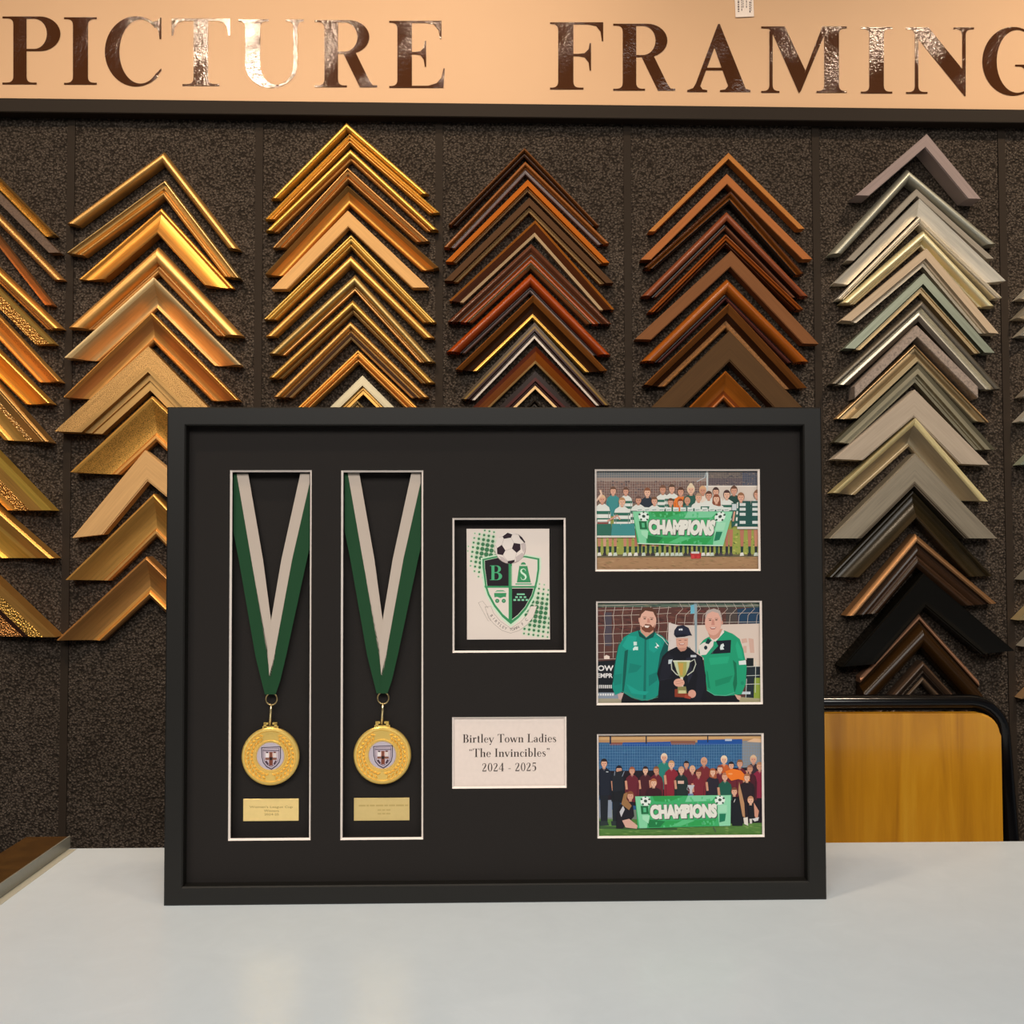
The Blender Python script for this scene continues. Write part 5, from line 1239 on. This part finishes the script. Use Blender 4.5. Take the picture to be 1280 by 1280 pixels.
# kneeling players either side of the banner
A3.add(e_([(300, 860), (440, 830), (460, 1000), (330, 1140), (250, 1140), (260, 960)]), '#1e1a22').add(e_([(320, 1050), (400, 1030), (500, 1110), (490, 1145), (360, 1130)]), '#d9a898').add(e_([(290, 950), (330, 880), (350, 920), (310, 1010)]), '#c8c4c8')
head(A3, *e_([(415, 765)])[0], 4.6, '#8a5236', SKIN[1]); A3.add(e_([(340, 740), (380, 720), (370, 800), (430, 880), (400, 930), (310, 860)]), '#9a7048')
A3.add(f_([(600, 820), (740, 760), (760, 1000), (740, 1110), (620, 1110)]), '#191b22').add(f_([(700, 600), (760, 850), (770, 1020), (740, 1000), (690, 720)]), '#b98a64').add(f_([(800, 860), (900, 860), (920, 1060), (830, 1080)]), '#1b1c22').add(f_([(870, 840), (930, 940), (910, 1050), (880, 1000)]), '#d0947c')
A3.line(f_([(640, 840), (655, 800)]), .8, '#c8c4c0').add(f_([(750, 1020), (800, 1010), (805, 1110), (760, 1090)]), '#e2d8cc').add(f_([(820, 1030), (850, 1030), (850, 1085), (825, 1085)]), '#d8d0c8').add(f_([(850, 1030), (930, 1010), (920, 1050), (880, 1062)]), '#d4d0d0')
head(A3, *f_([(645, 715)])[0], 4.1, '#7a4a38', SKIN[0]); head(A3, *f_([(833, 815)])[0], 4.1, '#c08a68', SKIN[2])
banner(A3, e_([(470, 770), (1578, 755), (1574, 1110), (500, 1140)]), 6, (.27, .73))
A3.line(f_([(400, 1120), (430, 1180)]), .8, '#4a4a50')

for art, r, name, lab in ((A1, OPEN[4], 'team_photograph', 'team photograph in green and white hooped shirts behind green banner, topmost of three'),
                          (A2, OPEN[5], 'group_photograph', 'photograph of three people in dark and green tops holding a cup'),
                          (A3, OPEN[6], 'team_photograph', 'team photograph in claret shirts on grass behind green banner, lowest of three')):
    flat_thing(name, lab, 'photograph', shrink(r, -.002), MD+BV+.0021, art, 'photographs in the frame')

# --- club crest card
CR = Art(); CD = .0222
g1, g2 = crop(580, 655, 11.43), crop(580, 725, 11.43)
CR.add([(583.2, 661), (686.2, 661), (687.5, 799.2), (584.2, 799.4)], '#eadbd0')
PAPER = '#eadbd0'
dots, halo = [], []
def dot(lst, x, y, r): lst.append(arc(x, y, r, r, 0, 324, 9))
for i in range(-2, 9):
    for j in range(-1, 13):
        x, y = 90 + i*66 - j*9, 122 + i*12 + j*66
        dd = math.hypot((x-330)/300, (y-430)/420)
        r = 38*max(0, 1.02-dd)**.75
        if x > 45 and y > 85 and r > 6 and x < 480: dot(halo, *g1([(x, y)])[0], min(r*1.5, 34)/11.43 + .6); dot(dots, *g1([(x, y)])[0], min(r, 33)/11.43)
for i in range(-3, 10):
    for j in range(-12, 5):
        x, y = 1090 + i*67 - j*8, 530 + i*10 + j*66
        dd = math.hypot((x-1040)/420, (y-470)/470) if y > 380 or x > 940 else 2
        r = 36*max(0, 1.02-dd)**.8
        if 480 < x < 1225 and -80 < y < 838 and r > 6: dot(halo, *g2([(x, y)])[0], min(r*1.5, 34)/11.43 + .6); dot(dots, *g2([(x, y)])[0], min(r, 32)/11.43)
lim = (584, 661.6, 686.8, 798.8)
CR.many([p for p in (clip_poly(h, lim) for h in halo) if p], '#cfe0c2').many([p for p in (clip_poly(h, lim) for h in dots) if p], '#3f7a52')
SHL = g1([(262, 500), (460, 458), (665, 468), (880, 455), (1078, 492), (1078, 640), (1055, 800), (1032, 900)]) + g2([(990, 240), (890, 420), (780, 545), (668, 632), (545, 525), (430, 380), (340, 215), (300, 90)]) + g1([(285, 760), (265, 620)])
def around(pts, k, dy=0): 
    cx_, cy_ = 638.5, 722
    return [(cx_ + (x-cx_)*k, cy_ + (y-cy_)*k + dy) for x, y in pts]
CR.add(around(SHL, 1.055), '#cfe8cb').add(SHL, '#3d9460').add(around(SHL, .93), '#d9ead0').add(around(SHL, .915), PAPER)
inn = around(SHL, .915)
CR.add(clip_poly(inn, (500, 600, 636.4, 733.2)), '#221a20').add(clip_poly(inn, (639.6, 735.5, 800, 900)), '#221a20')
CR.rect(635.8, 700, 640, 778, '#3d9460').add(g1([(290, 885), (1040, 885), (1032, 912), (300, 912)]), '#3d9460').line(g1([(676, 600), (676, 885)]), .5, '#c4e6c0')
ps, w_ = serif_line('B'); CR.many(to_quad(ps, w_, g1([(365, 592), (550, 592), (550, 802), (365, 802)])), '#4fb27c')
CR.add(g1([(790, 600), (905, 600), (955, 835), (755, 835)]), '#3d9460').add(arc(*g1([(848, 580)])[0], 3.2, 3.0, 180, 360, 10), '#3d9460').rect(*g1([(735, 848)])[0], *g1([(965, 866)])[0], '#5cb084').line(g1([(785, 590), (910, 590)]), .6, '#c4e6c0')
ps, w_ = serif_line('S'); CR.many(to_quad(ps, w_, g1([(798, 635), (902, 635), (902, 800), (798, 800)])), '#d8f2d8')
CR.add(g2([(430, 185), (605, 185), (600, 245), (570, 240), (520, 258), (470, 240), (435, 248)]), '#3d9460').add(g2([(440, 170), (470, 148), (560, 148), (598, 168), (560, 164), (480, 164)]), '#4fa676').ell(*g2([(475, 298)])[0], 2.6, 2.6, '#3d8a5c', 12).ell(*g2([(568, 298)])[0], 2.6, 2.6, '#3d8a5c', 12).ell(*g2([(475, 298)])[0], .9, .9, '#8ac4a0', 8).ell(*g2([(568, 298)])[0], .9, .9, '#8ac4a0', 8)
CR.many([R_(*g2([(755, 192)])[0], *g2([(868, 214)])[0])] + [R_(*g2([(x, 232)])[0], *g2([(x+36, 258)])[0]) for x in (733, 793, 853)] + [R_(*g2([(x, 272)])[0], *g2([(x+38, 298)])[0]) for x in (706, 764, 822, 880)], '#86cfa6')
# ribbon with the club name
rib = [(x, y) for x, y in g2([(300, 385), (385, 375), (420, 470), (520, 590), (668, 690), (800, 610), (900, 500), (955, 375), (1042, 372)])]
rib2 = [(x, y) for x, y in g2([(1042, 372), (990, 530), (900, 640), (790, 720), (668, 760), (540, 720), (430, 630), (350, 540), (300, 385)])]
CR.add(rib + rib2[1:-1], PAPER).line(rib, .35, '#8a7a70').line(rib2, .35, '#8a7a70')
CR.line(g2([(205, 325), (265, 300), (345, 400), (300, 385)]), .35, '#9a8a80').line(g2([(205, 325), (345, 585), (385, 575), (330, 470)]), .35, '#9a8a80').line(g2([(1050, 310), (1110, 320), (1030, 560), (990, 540)]), .35, '#9a8a80')
txt = 'BIRTLEY TOWN F.C.'
path = g2([(395, 510), (440, 570), (490, 620), (540, 660), (590, 690), (640, 706), (690, 706), (740, 690), (790, 662), (840, 624), (880, 580), (920, 540)])
for i, chx in enumerate(txt):
    if chx in ' .': continue
    t_ = i/(len(txt)-1)*(len(path)-1); k_ = min(int(t_), len(path)-2); fr_ = t_-k_
    px_, py_ = path[k_][0]*(1-fr_)+path[k_+1][0]*fr_, path[k_][1]*(1-fr_)+path[k_+1][1]*fr_
    an = math.atan2(path[k_+1][1]-path[k_][1], path[k_+1][0]-path[k_][0]); h_ = 3.3
    ps, w_ = sans(chx)
    CR.many([[(px_ + (a_-w_/2)*h_*math.cos(an) + (b_-.5)*h_*math.sin(an), py_ + (a_-w_/2)*h_*math.sin(an) - (b_-.5)*h_*math.cos(an)) for a_, b_ in p] for p in ps], '#3a2c30')
# football
bc, br2 = g1([(662, 345)])[0], 19.6
CR.ell(*bc, br2, br2, '#b8a6a0', 30).ell(bc[0]-.5, bc[1]-.7, br2-.7, br2-.7, '#ecdfd6', 30)
for p in ([(500, 455), (560, 475), (620, 530), (610, 560), (540, 530)], [(740, 470), (830, 410), (860, 440), (800, 520), (740, 530)], [(815, 280), (870, 270), (882, 340), (850, 410), (820, 340)]): CR.add(g1(p), '#cbbab6')
for p in ([(550, 178), (622, 125), (690, 148), (672, 195), (570, 212)], [(470, 345), (540, 298), (592, 378), (555, 445), (475, 430)], [(712, 270), (805, 285), (808, 365), (752, 412), (685, 350)], [(778, 150), (830, 190), (878, 262), (860, 268), (800, 205)], [(622, 530), (725, 512), (722, 540), (670, 572), (625, 560)]): CR.add(g1(p), '#2c1a24')
for p in ([(570, 212), (540, 298)], [(672, 195), (712, 270)], [(592, 378), (685, 350)], [(690, 148), (778, 150)], [(555, 445), (622, 530)], [(752, 412), (725, 512)], [(808, 300), (868, 265)], [(470, 345), (450, 300)], [(500, 190), (550, 178)]): CR.line(g1(p), .3, '#a8968e')
rc = rect_on((583.2, 661), (686.2, 661), (687.5, 799.2), (584.2, 799.4), CD)
flat_thing('crest_card', 'white card with green club crest and football in a recessed window', 'card', rc, CD, CR, None, .0011)

# --- caption card
CP = Art()
for s_, x0, x1, y0, y1 in (('Birtley Town Ladies', 578.4, 695.6, 917.5, 928.0), ('qThe Invincibles"', 586.2, 687.4, 935.4, 946.0), ('2024 - 2025', 602.4, 670.8, 953.5, 964.0)):
    ps, w_ = serif_line(s_)
    CP.many(to_quad(ps, w_, [(x0, y0 + .5), (x1, y0 - .3), (x1, y1 - .4), (x0, y1 + .4)]), '#3c302c')
o = flat_thing('caption_card', 'white caption card lettered with the club name and season 2024 - 2025', 'card', shrink(OPEN[3], -.002), MD+BV+.0009, CP)
# ------------------------------------------------------------------ light and camera
def area(name, loc, target, size, energy, col, sy=None, shape='DISK'):
    l = bpy.data.lights.new(name, 'AREA'); l.shape = shape if sy is None else 'RECTANGLE'; l.size = size
    if sy: l.size_y = sy
    l.energy = energy; l.color = col
    o = bpy.data.objects.new(name, l); C.objects.link(o); o.location = loc
    d = Vector(target) - Vector(loc); o.rotation_euler = d.to_track_quat('-Z', 'Y').to_euler()
    return o
WARM = (1, .80, .58)
pu = hit(312, 52, WALL0 + WALL_N*.0127, WALL_N)      # the film letters mirror one of the ceiling spots here
dv = (pu - EYE).normalized(); dr_ = dv - WALL_N*2*dv.dot(WALL_N)
k = (2.5 - pu.z)/dr_.z
LP = pu + dr_*k
print('lamp', LP)
for x, y, tx, en in ((LP.x, LP.y, -.45, 3.25), (-.02, .70, -.02, 2.1), (1.02, .70, 1.0, 3.9), (-1.6, .70, -1.4, 2.6), (2.2, .70, 2.1, 3.2)):
    o = area('ceiling_spot', (x, y, 2.5), (tx, 1.5, 1.45), .10, en, WARM)
    o.data.spread = math.radians(82)
pn = area('ceiling_panel', (.0, -1.05, 2.55), (.0, .42, .65), 2.8, 82, (1.0, .965, .91), 1.5)
pn.data.spread = math.radians(125)
wd_ = bpy.data.worlds.new('shop_light'); SC.world = wd_; wd_.use_nodes = True
bg = wd_.node_tree.nodes['Background']; bg.inputs[0].default_value = (.92, .96, 1.0, 1); bg.inputs[1].default_value = .12

cd = bpy.data.cameras.new('camera'); cam = bpy.data.objects.new('camera', cd); C.objects.link(cam)
cd.sensor_width = 36; cd.sensor_fit = 'HORIZONTAL'; cd.lens = 36*FPX/1280; cd.clip_start = .01
cam.location = EYE; cam.rotation_euler = CAM_R.to_euler()
SC.camera = cam
vs_ = SC.view_settings
vs_.view_transform = 'Standard'; vs_.look = 'None'; vs_.exposure = 0.0; vs_.gamma = 1.0
vs_.use_curve_mapping = False
